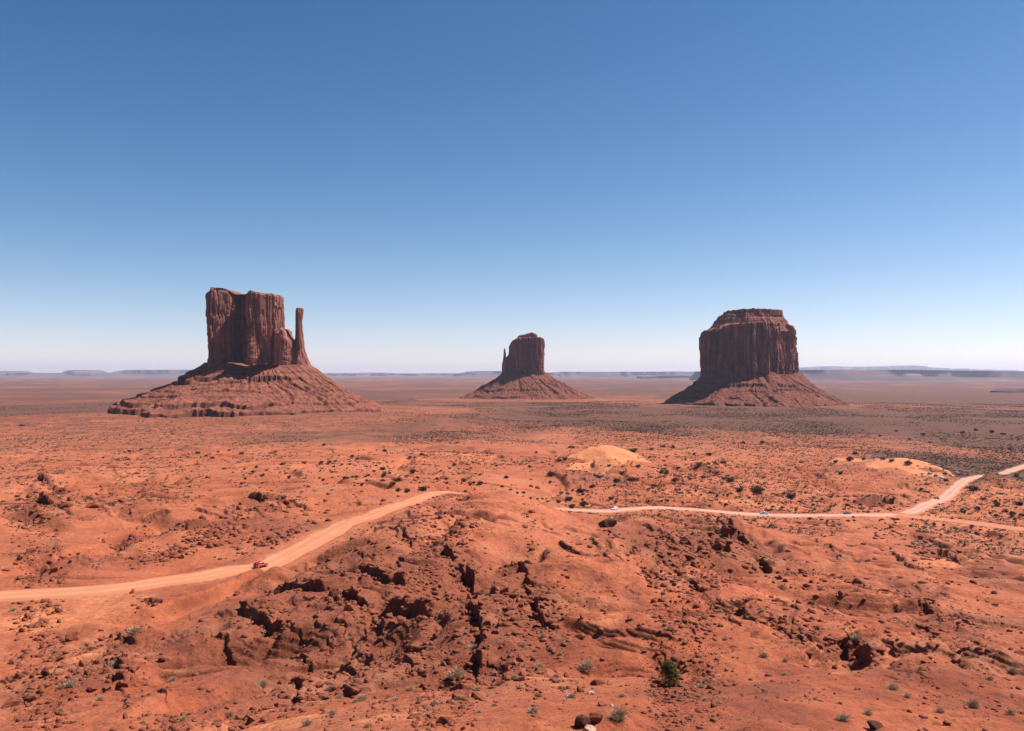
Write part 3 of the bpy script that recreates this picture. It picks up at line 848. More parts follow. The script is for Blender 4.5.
def middle_butte():
    Y = 3500.0; k = Y / F; cx = 525
    X0 = (cx - 512) * k; zb = -117
    root = empty('sandstone_butte', (X0, Y, zb), 'smallest and farthest butte, its face in shade, with a short thin spire on its left', 'butte', 'three sandstone buttes on the valley floor')
    loc = lambda px: (px - cx) * k
    zz = lambda py: -(py - HOR) * k - zb
    base = zz(378)
    poly = [(506, 30), (509, -30), (525, -75), (541, -98), (544, -60), (544, 20), (535, 62), (518, 66)]
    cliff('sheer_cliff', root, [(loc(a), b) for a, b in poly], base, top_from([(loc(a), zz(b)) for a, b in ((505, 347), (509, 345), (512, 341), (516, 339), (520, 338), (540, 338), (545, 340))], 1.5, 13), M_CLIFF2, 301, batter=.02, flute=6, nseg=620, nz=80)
    cap = [(516, 20), (518, -35), (528, -52), (537, -45), (538, 10), (530, 35), (519, 35)]
    cliff('cap_rock', root, [(loc(a), b) for a, b in cap], zz(341), top_from([(loc(a), zz(b)) for a, b in ((515, 338), (518, 336), (524, 335), (532, 333), (537, 334), (540, 338))], 2.5, 14), M_CLIFF2, 311, batter=.1, flute=4, nseg=260, nz=24)
    sp = [(500.5, -5), (503, -22), (508, -30), (514, -20), (514, 20), (504, 22)]
    cliff('lower_shoulder', root, [(loc(a), b) for a, b in sp], base - 4, top_from([(loc(a), zz(b)) for a, b in ((500, 364), (503, 361), (507, 357), (510, 352))], 2, 15), M_CLIFF2, 321, batter=.03, flute=3, nseg=260, nz=40)
    C, per = resample([(-1, -1), (1, -1), (1.2, 1), (-1.1, 1.1)], 90)
    rows = []
    for t in np.linspace(0, 1, 50):
        z = zz(376) + (zz(348) - zz(376)) * t
        w = np.interp(t, [0, .3, .6, .8, .95, 1], [2.3, 1.9, 1.25, 1.15, .8, .3]) * k
        c0 = np.interp(t, [0, .4, .7, 1], [504.5, 504.0, 504.6, 504.8])
        p = C * w + np.array([loc(c0), -8])
        p = p + C * (1.5 * fbm3(p[:, 0] / 8, p[:, 1] / 8, np.full(len(p), z / 30), 2, 331))[:, None]
        rows.append(np.c_[p, np.full(len(p), z)])
    mesh_obj('thumb_spire', np.concatenate(rows), grid_faces(len(rows), 90, True), M_CLIFF2, root)
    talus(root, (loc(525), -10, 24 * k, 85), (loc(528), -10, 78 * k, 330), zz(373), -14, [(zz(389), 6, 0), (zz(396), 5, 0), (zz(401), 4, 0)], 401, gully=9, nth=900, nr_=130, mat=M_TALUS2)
    return root
middle_butte()

def right_butte():
    Y = 2650.0; k = Y / F; cx = 750
    X0 = (cx - 512) * k; zb = -106
    root = empty('sandstone_butte', (X0, Y, zb), 'broad flat topped red butte with no thumb spire, stepped cap rock on top', 'butte', 'three sandstone buttes on the valley floor')
    loc = lambda px: (px - cx) * k
    zz = lambda py: -(py - HOR) * k - zb
    base = zz(381)
    poly = [(698.5, 20), (700, -55), (716, -100), (737, -134), (749, -132), (766, -108), (785, -74), (799, -28), (801.5, 30), (787, 98), (750, 128), (713, 94)]
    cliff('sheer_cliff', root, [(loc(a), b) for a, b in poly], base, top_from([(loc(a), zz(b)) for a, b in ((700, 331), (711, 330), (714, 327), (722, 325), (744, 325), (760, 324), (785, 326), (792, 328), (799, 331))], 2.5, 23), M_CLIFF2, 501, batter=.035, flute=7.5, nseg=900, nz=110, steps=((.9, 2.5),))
    m1 = [(707, 10), (711, -64), (735, -110), (753, -112), (785, -70), (797, 0), (785, 84), (745, 104), (713, 70)]
    cliff('cap_slope', root, [(loc(a), b) for a, b in m1], zz(332), top_from([(loc(a), zz(b)) for a, b in ((710, 316), (722, 315), (760, 314), (780, 315), (792, 316))], 1.5, 24), M_CLIFF, 511, batter=.5, flute=3.2, nseg=520, nz=60, rim=5, steps=((.4, 4), (.75, 4)))
    m2 = [(721, 5), (723, -40), (742, -72), (762, -70), (780, -40), (782, 20), (766, 66), (733, 66)]
    cliff('cap_rock', root, [(loc(a), b) for a, b in m2], zz(315.5), top_from([(loc(a), zz(b)) for a, b in ((718, 313), (724, 312), (735, 310.8), (745, 310.3), (778, 310.5), (782, 313))], 1.0, 25), M_CLIFF, 521, batter=.02, flute=3, nseg=360, nz=24, rim=3)
    talus(root, (loc(750), -10, 49 * k, 108), (loc(752), -20, 101 * k, 360), zz(374), -14, [(zz(384), 7, .05), (zz(390), 3, -.1), (zz(397), 3, 0), (zz(402), 7, .1), (zz(406), 4, -.1)], 601, gully=8, mat=M_TALUS2, scree=.8, top_var=30)
    return root
right_butte()

# ------------------------------------------------------------------ far country
M_FAR, _t, _b = newmat('far_mesa_rock'); _N = NB(_t)
_vec = _N.mapping((.0005, .0005, .012))
_N.link(_N.ramp(_N.noise(_vec, 1.0, 6, .6), [(.35, (.05, .03, .035)), (.6, (.10, .055, .05)), (.78, (.34, .2, .18))]), _b.inputs['Base Color'])
def far_mesa(pts_, Y, depth, seed, rough=8):
    """long flat-topped ridge: pts_ = (column, row) of its skyline"""
    xs = np.array([(p[0] - 512) / F * Y for p in pts_]); zs = np.array([-(p[1] - HOR) / F * Y for p in pts_])
    nX = 420
    x = np.linspace(xs[0], xs[-1], nX); zt = np.interp(x, xs, zs) + rough * fbm(x / 700, x * 0, 4, seed)
    zg = -190.0
    rows = []
    for dy, f, in ((-depth * .5, 0), (-depth * .30, .38), (-depth * .24, .5), (-depth * .22, .93), (-depth * .18, 1.0), (depth * .3, 1.0), (depth * .5, 0)):
        yy = Y + dy + depth * .14 * fbm(x / 900, x * 0 + dy, 3, seed + 2) + depth * .04 * n2(x / 200, x * 0, seed + 3)
        rows.append(np.c_[x, yy, zg + (zt - zg) * f])
    o = mesh_obj('hills', np.concatenate(rows), grid_faces(len(rows), nX)[:, ::-1], M_FAR, smooth_=False)
    tag(o, kind='structure')
far_mesa([(-60, 373), (-5, 371), (8, 371.3), (10, 373), (72, 373), (76, 371), (82, 370), (88, 371), (90, 372.6), (124, 372.4), (128, 371), (134, 370), (186, 369.6), (192, 371), (215, 371.5)], 34000, 5000, 1, 6)
far_mesa([(300, 374), (330, 373.0), (352, 373.2), (370, 372.6), (400, 373.4), (440, 373.3), (480, 373.4)], 36000, 4000, 2, 8)
far_mesa([(455, 374.5), (468, 371.8), (480, 371), (500, 371), (520, 371.3)], 30000, 4000, 3, 8)
far_mesa([(540, 373), (566, 371.8), (640, 371.6), (690, 371.6), (720, 371.4)], 30000, 5000, 4, 10)
far_mesa([(700, 371.5), (796, 370), (850, 369.6), (900, 369.8), (950, 370.4), (1000, 371), (1100, 371.4)], 16500, 2200, 5, 5)
far_mesa([(640, 376.5), (670, 375.5), (705, 376), (715, 378)], 21000, 1500, 6, 6)
far_mesa([(1004, 391.5), (1012, 389.5), (1020, 388.6), (1050, 388), (1100, 390)], 5600, 500, 8, 3)
far_mesa([(780, 369), (800, 367.2), (830, 366.2), (850, 367.2), (880, 366.2), (905, 365.6), (935, 368), (970, 369.6), (1010, 370.4)], 52000, 5000, 7, 40)
# ------------------------------------------------------------------ rocks
import bmesh
def hull_rock(seed, n_=16, sx=1, sy=.8, sz=.6):
    r = np.random.default_rng(seed)
    p = r.normal(size=(n_, 3)); p /= np.linalg.norm(p, axis=1)[:, None]
    p = np.sign(p) * np.abs(p) ** .65                       # push towards a block
    p *= np.array([sx, sy, sz]) * (1 + .15 * r.normal(size=(n_, 1)))
    p *= .5
    bm = bmesh.new()
    for q in p: bm.verts.new(q)
    res = bmesh.ops.convex_hull(bm, input=bm.verts)
    loose = [v for v in bm.verts if not v.link_faces]
    bmesh.ops.delete(bm, geom=loose, context='VERTS')
    bmesh.ops.triangulate(bm, faces=bm.faces)
    bm.verts.index_update()
    V = np.array([v.co[:] for v in bm.verts]); Fc = np.array([[v.index for v in f.verts] for f in bm.faces])
    bm.free(); return V, Fc

ROCKS = [hull_rock(s_, 18, 1, a_, b_) for s_, a_, b_ in ((1, .8, .7), (2, .6, .5), (3, .9, .45), (4, .7, .8), (5, .55, .6), (6, .95, .35), (7, .7, .6), (8, .85, .55))]

def rotz(V, a):
    c, s_ = np.cos(a), np.sin(a)
    return np.stack([V[..., 0] * c - V[..., 1] * s_, V[..., 0] * s_ + V[..., 1] * c, V[..., 2]], -1)

def bake(name, shapes, items, mat, smooth_=False):
    """many small pieces in one mesh: items = (x, y, z, size, angle, shape index, squash)"""
    Vs = []; Fs = []; off = 0
    items = np.array(items)
    for k, (V, Fc) in enumerate(shapes):
        it = items[items[:, 5].astype(int) % len(shapes) == k]
        if not len(it): continue
        W = V[None] * it[:, 3][:, None, None] * np.stack([np.ones(len(it)), np.ones(len(it)), it[:, 6]], 1)[:, None, :]
        W = rotz(W, it[:, 4][:, None]) + it[:, None, :3]
        Vs.append(W.reshape(-1, 3))
        Fs.append((Fc[None] + (np.arange(len(it)) * len(V))[:, None, None] + off).reshape(-1, Fc.shape[1]))
        off += W.shape[0] * W.shape[1]
    return mesh_obj(name, np.concatenate(Vs), np.concatenate(Fs), mat, smooth_=smooth_)

def proj(x, y, z): return 512 + F * x / y, HOR - F * z / y

rk = []      # x, y, size
def add_rocks(n_, cx, cy, sx, sy, s0, s1):
    for _ in range(n_):
        px = RNG.normal(cx, sx); py = RNG.normal(cy, sy)
        rk.append((px, py, s0 * (s1 / s0) ** (RNG.random() ** 2.2)))
pixrocks = []
# below and along every ledge
for (h, pl), (th, pp) in zip(LEDGES, LEDGES_PX):
    L = sum(math.dist(a, b) for a, b in zip(pp, pp[1:]))
    Ym = sum(p[1] for p in pl) / len(pl)
    for _ in range(int(L * (2.1 if th > 5 else 1.3))):
        t = RNG.random() * (len(pl) - 1); i = int(t); f = t - i
        a, b = pl[i], pl[i + 1]
        dx, dy = b[0] - a[0], b[1] - a[1]; l = math.hypot(dx, dy)
        d = RNG.exponential(1.3 * h) - .5 * h
        x = a[0] + dx * f + dy / l * d + RNG.normal(0, .4 * h); y = a[1] + dy * f - dx / l * d + RNG.normal(0, .7 * h)
        s_ = h * (.16 + .75 * RNG.random() ** 3.0)
        rk.append((x, y, s_))
def px_rocks(n_, cx, cy, sx, sy, s0, s1):
    """rubble patches, sizes in metres"""
    bx, by = ray(cx, cy); wx = sx / F * by; wy = abs(ray(cx, cy - sy)[1] - ray(cx, cy + sy)[1]) / 2
    for _ in range(n_):
        x = bx + RNG.normal(0, wx); y = by + RNG.normal(0, wy)
        rk.append((x, y, s0 * (s1 / s0) ** (RNG.random() ** 2.6)))
for a in ((500, 455, 590, 24, 26, .25, 1.6), (700, 520, 630, 30, 26, .2, 1.5), (420, 400, 600, 40, 30, .25, 1.5), (300, 560, 590, 20, 22, .3, 1.4), (260, 120, 632, 20, 9, .3, 2.4), (260, 98, 668, 24, 9, .3, 2.2),
          (300, 330, 560, 40, 22, .3, 1.8), (260, 620, 545, 30, 12, .4, 2.6), (400, 700, 560, 50, 16, .4, 2.6), (360, 790, 570, 40, 16, .4, 2.2), (420, 770, 625, 60, 16, .2, 1.3), (260, 840, 640, 30, 12, .2, 1.2), (260, 900, 600, 50, 16, .3, 1.8), (260, 970, 570, 40, 14, .4, 2.4),
          (300, 950, 640, 40, 16, .2, 1.4), (300, 215, 535, 14, 8, .8, 3.4), (200, 275, 540, 16, 7, .8, 3.2), (160, 165, 555, 14, 5, .8, 3), (120, 140, 535, 14, 5, .8, 3), (220, 100, 495, 60, 14, .6, 4), (180, 280, 505, 30, 10, .7, 4), (140, 45, 505, 26, 8, .7, 5),
          (220, 880, 505, 18, 6, .7, 4), (200, 945, 552, 16, 7, .6, 3.5), (150, 905, 535, 14, 6, .7, 3), (300, 230, 640, 50, 24, .25, 1.2), (240, 280, 680, 40, 18, .2, 1.1), (200, 175, 705, 24, 14, .2, 1.1), (200, 245, 700, 14, 12, .2, 1.2),
          (120, 340, 645, 20, 14, .3, 1.6), (160, 640, 600, 10, 30, .2, .9), (120, 560, 690, 70, 16, .1, .5), (160, 760, 690, 90, 20, .1, .5), (140, 950, 690, 50, 18, .1, .6), (300, 640, 480, 60, 14, .6, 2.6), (200, 440, 530, 24, 8, .5, 2.2)):
    px_rocks(*a)
# everywhere else, thinly, in clusters
m_ = 0
while m_ < 15000:
    th = RNG.uniform(-R(33), R(33), 4000); r = np.exp(RNG.uniform(math.log(48), math.log(900), 4000))
    x = r * np.sin(th); y = r * np.cos(th)
    dens = sstep(.02, .5, fbm(x / (r * .06), y / (r * .12), 3, 301)) * (1 - .55 * sstep(350, 800, r))
    ok = RNG.random(4000) < dens
    for X, Yv, rr in zip(x[ok], y[ok], r[ok]):
        rk.append((X, Yv, (.0014 + .0062 * RNG.random() ** 5) * rr * (1.25 - .5 * (rr > 350))))
    m_ += int(ok.sum())
rk = np.array(rk)
d1, _i1 = near_poly(rk[:, 0], rk[:, 1], ROAD, 40); d2, _i2 = near_poly(rk[:, 0], rk[:, 1], TRACK, 40)
rk = rk[(d1 > 7.5) & (d2 > 8) & (rk[:, 1] > 40)]
gz = ground_z(rk[:, 0], rk[:, 1])
pxs, pys = proj(rk[:, 0], rk[:, 1], gz)
def visible(x, y, z):
    """is the point seen from the viewpoint (not behind a rise)?"""
    ok = np.ones(len(x), bool)
    for f in np.linspace(.3, .985, 40):
        ok &= ground_z(x * f, y * f) < z * f + .15
    return ok
vis = visible(rk[:, 0], rk[:, 1], gz + rk[:, 2] * .4)
scr = rk[:, 2] * F / rk[:, 1] * (vis & (pxs > 3) & (pxs < 1021) & (pys < 728))
order = np.argsort(-scr)
BIG = order[:290]
is_big = np.zeros(len(rk), bool); is_big[BIG] = True

def rock_items(sel):
    return [(rk[i, 0], rk[i, 1], gz[i] + rk[i, 2] * .08, rk[i, 2], RNG.uniform(0, 6.28), RNG.integers(0, 64), RNG.uniform(.75, 1.25)) for i in sel]
o = bake('rubble', ROCKS, rock_items(np.nonzero(~is_big)[0]), M_ROCK); tag(o, kind='stuff')

# a larger, chipped block for the rocks that are individuals
def chipped(seed, sx, sy, sz, sub=2):
    V, Fc = hull_rock(seed, 22, sx, sy, sz)
    me = bpy.data.meshes.new('boulder'); me.from_pydata(V.tolist(), [], Fc.tolist())
    bm = bmesh.new(); bm.from_mesh(me)
    bmesh.ops.bevel(bm, geom=list(bm.edges), offset=.02, segments=1, affect='EDGES')
    bmesh.ops.triangulate(bm, faces=bm.faces)
    bmesh.ops.subdivide_edges(bm, edges=[e for e in bm.edges if e.calc_length() > .18], cuts=sub, use_grid_fill=True)
    P_ = np.array([v.co[:] for v in bm.verts])
    dd = .05 * fbm3(P_[:, 0] * 4, P_[:, 1] * 4, P_[:, 2] * 6, 3, seed) + .03 * np.round(2 * n3(P_[:, 0] * 5, P_[:, 1] * 5, P_[:, 2] * 9, seed + 1)) / 2
    nr = P_ / (np.linalg.norm(P_, axis=1)[:, None] + 1e-6)
    for v, q in zip(bm.verts, P_ + nr * dd[:, None]): v.co = q
    bmesh.ops.triangulate(bm, faces=bm.faces)
    bm.to_mesh(me); bm.free(); return me
BM = []
for k, (a_, b_) in enumerate(((.8, .7), (.6, .55), (.9, .5), (.7, .85), (.55, .65), (.95, .42))):
    me = chipped(40 + k, 1, a_, b_, 1); me.materials.append(M_ROCK); BM.append(me)

ORD = ['first', 'second', 'third', 'fourth', 'fifth', 'sixth', 'seventh', 'eighth', 'ninth', 'tenth', 'eleventh', 'twelfth', 'thirteenth', 'fourteenth', 'fifteenth', 'sixteenth', 'seventeenth', 'eighteenth', 'nineteenth', 'twentieth']
def ordinal(i):
    if i < 20: return ORD[i]
    tens = {2: 'twenty', 3: 'thirty', 4: 'forty', 5: 'fifty', 6: 'sixty', 7: 'seventy', 8: 'eighty', 9: 'ninety'}
    n_ = i + 1
    if n_ % 10 == 0: return tens[n_ // 10][:-1] + 'ieth'
    return tens[n_ // 10] + ' ' + ORD[n_ % 10 - 1]
# findable places, as (column, row, words)
PLACES = [(118, 632, 'on the knob below the left road'), (100, 668, 'on the knob by the pale wash'), (40, 700, 'in the lower left corner'), (175, 705, 'on the lower left rubble slope'), (50, 508, 'by the dark outcrops at the far left'),
          (215, 535, 'on the dark outcrop beyond the red car'), (275, 505, 'by the outcrop above the left road'), (130, 560, 'on the slabs just beyond the left road'), (275, 590, 'on the ledge nearest the red car'), (265, 625, 'along the long ledge below the car'),
          (310, 660, 'at the deep dark notch left of centre'), (340, 600, 'on the short ledges right of the car'), (395, 575, 'under the curved upper ledge'), (405, 612, 'under the toothed middle ledge'), (390, 650, 'in the lower central hollow'), (420, 530, 'on the thin rim below the road end'),
          (465, 565, 'along the tall black ledge in the centre'), (478, 630, 'under the lower black ledge'), (530, 560, 'along the ledge right of centre'), (535, 612, 'in the central boulder gully'), (505, 665, 'at the foot of the boulder gully'), (610, 660, 'by the notch left of the juniper'),
          (560, 700, 'on the shelf left of the juniper'), (700, 690, 'on the smooth shelf right of the juniper'), (620, 540, 'around the big dark block near the road'), (700, 555, 'on the dark knoll below the right road'), (750, 545, 'under the dark ledge below the pickup'), (735, 610, 'on the rocky rib right of centre'), (830, 640, 'along the black ledge right of the juniper'),
          (890, 680, 'below the end of the right-hand rib'), (925, 635, 'by the tilted slabs on the right'), (990, 690, 'in the lower right corner'), (985, 620, 'by the thin ledges at the right edge'), (840, 590, 'on the open red slope at right'), (945, 550, 'on the dark mounds below the side track'), (885, 505, 'by the rock pile near the road bend'),
          (607, 457, 'around the pale orange dune'), (700, 480, 'on the flat right of the dune'), (450, 455, 'on the flat beyond the left road'), (580, 490, 'on the scrubby bank by the white car'), (800, 470, 'on the plain beyond the right road'), (920, 465, 'around the orange sand by the parked cars'), (1000, 500, 'on the scrubby mound at the right edge'), (300, 450, 'on the plain below the left butte'), (120, 460, 'on the far left plain'), (900, 430, 'on the dark plain below the right butte'), (650, 430, 'on the plain between the right two buttes'), (480, 420, 'on the plain before the middle butte')]
def give_labels(objs, positions, words):
    """one label each: the place, then the rank from the left within it"""
    cells = {}
    for o_, (px, py) in zip(objs, positions):
        k = min(range(len(PLACES)), key=lambda i: (px - PLACES[i][0]) ** 2 + (1.6 * (py - PLACES[i][1])) ** 2)
        cells.setdefault(k, []).append((px, py, o_))
    for k, L in cells.items():
        L.sort(key=lambda q: q[0])
        # two rows per place when crowded, so that the counting stays short
        if len(L) > 9:
            med = sorted(q[1] for q in L)[len(L) // 2]
            rows_ = [('nearer', [q for q in L if q[1] >= med]), ('farther', [q for q in L if q[1] < med])]
        else: rows_ = [('', L)]
        for rn, LL in rows_:
            for i, q in enumerate(LL):
                w = words(q[2])
                pos = 'the only one' if len(LL) == 1 and not rn else ordinal(i) + ' from left' + (', ' + rn + ' half' if rn else '')
                if len(LL) > 2 and i == len(LL) - 1: pos = 'rightmost' + (', ' + rn + ' half' if rn else '')
                q[2]['label'] = w + ' ' + PLACES[k][2] + ', ' + pos

objs = []; poss = []
for i in BIG:
    o = bpy.data.objects.new('boulder', BM[int(RNG.integers(0, 6))]); COL.objects.link(o)
    s_ = rk[i, 2]
    o.location = (rk[i, 0], rk[i, 1], gz[i] + s_ * .08); o.rotation_euler = (RNG.uniform(-.3, .3), RNG.uniform(-.3, .3), RNG.uniform(0, 6.28))
    o.scale = (s_, s_, s_ * RNG.uniform(.7, 1.2)); o['category'] = 'boulder'; o['group'] = 'red boulders fallen from the rock ledges'
    objs.append(o); poss.append((pxs[i], pys[i]))
give_labels(objs, poss, lambda o_: 'red boulder')

def hero_rock(px, py, w_px, mat, seed, shape, label, sink=.1):
    x, y, z = see(px, py)
    s_ = w_px * y / F
    me = chipped(seed, *shape, 3); me.materials.append(mat)
    o_ = bpy.data.objects.new('boulder', me); COL.objects.link(o_); o_.location = (x, y, z + s_ * (.5 * shape[2] - sink)); o_.scale = (s_, s_, s_); o_.rotation_euler = (0, 0, seed)
    tag(o_, label, 'boulder'); return o_
hero_rock(608, 527, 17, M_ROCKD, 71, (1, 1, .62), 'large lone block, dark in shade, standing by itself just below the right road')  # dark rock colour stands in for its unlit near face
hero_rock(595, 722, 15, M_ROCK, 72, (1, .7, .7), 'rounded brown boulder on the bottom shelf, right one of a touching pair')
hero_rock(583, 726, 16, M_ROCKD, 73, (1, .8, .75), 'dark brown boulder on the bottom shelf, left one of a touching pair')
hero_rock(591, 694, 9, M_ROCKP, 74, (1, .8, .45), 'flat pale pink rock lying alone on the shelf above the boulder pair')
hero_rock(590, 731, 14, M_ROCKP, 75, (1, .7, .4), 'pale greyish rock cut by the bottom edge under the boulder pair')
hero_rock(875, 729, 16, M_ROCKD, 76, (1, .8, .6), 'dark boulder at the bottom edge on the right side')
hero_rock(612, 706, 6, M_ROCKP, 77, (1, .6, .4), 'small pale stone between the boulder pair and the grey shrub')
hero_rock(46, 677, 7, M_ROCKD, 78, (1, .8, 1.1), 'upright dark stone standing alone in the pale wash at lower left')
hero_rock(72, 640, 14, M_ROCK, 79, (1, .8, .6), 'broad red boulder lying in the pale wash at lower left')
hero_rock(95, 507, 18, M_ROCK, 80, (1, .8, .4), 'low rounded red rock on the left plain beside the dark outcrops')

# ------------------------------------------------------------------ plants
M_LEAF = leaf_material('juniper_foliage', (.038, .038, .011), (.15, .12, .034))
M_DARKB = leaf_material('dark_shrub_foliage', (.035, .023, .012), (.085, .055, .028))
M_TWIG = leaf_material('grey_dry_twigs', (.28, .175, .105), (.46, .31, .2))
M_GREENB = leaf_material('olive_shrub_foliage', (.06, .052, .02), (.14, .11, .05))
M_COVER = leaf_material('low_brown_scrub', (.045, .036, .018), (.125, .095, .05))
M_BARK, _t, _b = newmat('grey_bark'); _N = NB(_t)
_N.link(_N.ramp(_N.noise(_N.mapping((3, 3, .6)), 6, 6), [(.3, (.06, .04, .03)), (.7, (.2, .15, .11))]), _b.inputs['Base Color'])
M_DEAD, _t, _b = newmat('bleached_wood'); _N = NB(_t)
_N.link(_N.ramp(_N.noise(_N.mapping((3, 3, 3)), 6, 6), [(.3, (.5, .42, .36)), (.7, (.75, .68, .6))]), _b.inputs['Base Color'])

def leaf_cloud(r, centres, n_, size):
    """leaf-sized faces spread through the volume of several clumps: (x, y, z, radius)"""
    V = []; Fc = []
    C_ = np.array(centres); wts = C_[:, 3] ** 2; wts /= wts.sum()
    for i in range(n_):
        c = C_[r.choice(len(C_), p=wts)]
        d = r.normal(size=3); d /= np.linalg.norm(d)
        p = c[:3] + d * c[3] * r.random() ** .35 * np.array([1, 1, .9])
        if p[2] < .01: p[2] = abs(p[2]) * .4 + .01
        a = r.normal(size=3); a /= np.linalg.norm(a); b_ = np.cross(a, r.normal(size=3)); b_ /= np.linalg.norm(b_)
        s_ = size * r.uniform(.5, 1.3)
        k = len(V)
        V += [p - a * s_, p + b_ * s_ * .5, p + a * s_, p - b_ * s_ * .5]; Fc.append((k, k + 1, k + 2, k + 3))
    return np.array(V), np.array(Fc)

def tube(path, radii, sides=6):
    V = []; Fc = []
    path = [np.array(p, float) for p in path]
    for i, p in enumerate(path):
        d = path[min(i + 1, len(path) - 1)] - path[max(i - 1, 0)]; d /= np.linalg.norm(d)
        u = np.cross(d, (0.3, .9, .2)); u /= np.linalg.norm(u); w = np.cross(d, u)
        for k in range(sides):
            t = 2 * pi * k / sides; V.append(p + radii[i] * (cos(t) * u + sin(t) * w))
    for i in range(len(path) - 1):
        for k in range(sides):
            Fc.append((i * sides + k, i * sides + (k + 1) % sides, (i + 1) * sides + (k + 1) % sides, (i + 1) * sides + k))
    return np.array(V), np.array(Fc)

def merge(parts):
    V = []; Fc = []; o_ = 0
    for a, b_ in parts: V.append(a); Fc.append(b_ + o_); o_ += len(a)
    return np.concatenate(V), np.concatenate(Fc)

# the juniper on the near shelf
jx, jy, jz = see(669, 686)
H = 27 * jy / F
jr = np.random.default_rng(5)
root = empty('juniper_tree', (jx, jy, jz), 'small dense green juniper standing alone on the near red shelf', 'tree')
limbs = [tube([(0, 0, -.1), (.02, .01, .25 * H), (.03, .0, .55 * H), (.0, .02, .85 * H)], [.11, .085, .06, .02], 7)]
cl = []
for k in range(22):
    h = jr.uniform(.08, .9); a = jr.uniform(0, 6.28); rad = H * .40 * (1 - .6 * h ** 1.6) * jr.uniform(.4, .85)
    p = np.array([cos(a) * rad, sin(a) * rad, h * H])
    limbs.append(tube([(0, 0, max(.05, h * H - .35)), p * [.55, .55, 1] - [0, 0, .12], p], [.035, .022, .01], 5))
    cl.append((*p, H * .18 * jr.uniform(.7, 1.25)))
for k in range(6): cl.append((jr.normal(0, .06), jr.normal(0, .06), H * (.2 + .13 * k), H * .17))
V, Fc = merge(limbs); mesh_obj('trunk', V, Fc, M_BARK, root)
V, Fc = leaf_cloud(jr, cl, 8500, .05); mesh_obj('crown', V, Fc, M_LEAF, root, smooth_=False)

# shrub meshes, unit radius
def dark_shrub(seed, n_, size):
    r = np.random.default_rng(seed); c = []
    for k in range(r.integers(5, 9)):
        a = r.uniform(0, 6.28); d = r.uniform(.1, .62); c.append((cos(a) * d, sin(a) * d, r.uniform(.2, .62), r.uniform(.24, .42)))
    V, Fc = leaf_cloud(r, c, n_, size)
    st = [tube([(0, 0, -.1), (q[0] * .5, q[1] * .5, q[2] * .6), q[:3]], [.04, .03, .012], 4) for q in c]
    return merge([(V, Fc)] + st)
def dry_shrub(seed, n_):
    r = np.random.default_rng(seed); V = []; Fc = []
    for i in range(n_):
        a = r.uniform(0, 6.28); el = r.uniform(.35, 1.45); L = r.uniform(.55, 1.05)
        p0 = np.array([r.normal(0, .08), r.normal(0, .08), -.03]); d = np.array([cos(a) * cos(el), sin(a) * cos(el), sin(el) * .95])
        m = p0 + d * L * .55 + r.normal(size=3) * .05; e = p0 + d * L + r.normal(size=3) * .12 + [0, 0, .05]
        s_ = np.cross(d, r.normal(size=3)); s_ /= np.linalg.norm(s_)
        k = len(V); w = .017
        V += [p0 - s_ * w, p0 + s_ * w, m + s_ * w, m - s_ * w, e + s_ * w * .5, e - s_ * w * .5]
        Fc += [(k, k + 1, k + 2, k + 3), (k + 3, k + 2, k + 4, k + 5)]
        for q in range(2):
            b0 = m + (e - m) * r.random(); b1 = b0 + (d + r.normal(size=3) * .7) * .22
            k = len(V); V += [b0 - s_ * w * .7, b0 + s_ * w * .7, b1 + s_ * w * .4, b1 - s_ * w * .4]; Fc.append((k, k + 1, k + 2, k + 3))
    return np.array(V), np.array(Fc)

def as_mesh(name, VF, mat):
    o_ = mesh_obj(name, VF[0], VF[1], mat, smooth_=False); me = o_.data
    bpy.data.objects.remove(o_); return me
DS = [as_mesh('desert_shrub', dark_shrub(s_, 900, .085), M_DARKB) for s_ in (1, 2, 3, 4)]
GS = [as_mesh('olive_shrub', dark_shrub(s_, 900, .07), M_GREENB) for s_ in (5, 6)]
TS = [as_mesh('dry_shrub', dry_shrub(s_, 340), M_TWIG) for s_ in (1, 2, 3)]

def plant(name, me, px, py, w_px, squash, cat, group, at=None):
    x, y, z = at or see(px, py)
    o_ = bpy.data.objects.new(name, me); COL.objects.link(o_)
    s_ = .5 * w_px * y / F / .85
    o_.location = (x, y, z); o_.scale = (s_, s_, s_ * squash); o_.rotation_euler = (0, 0, RNG.uniform(0, 6.28))
    o_['category'] = cat; o_['group'] = group
    return o_

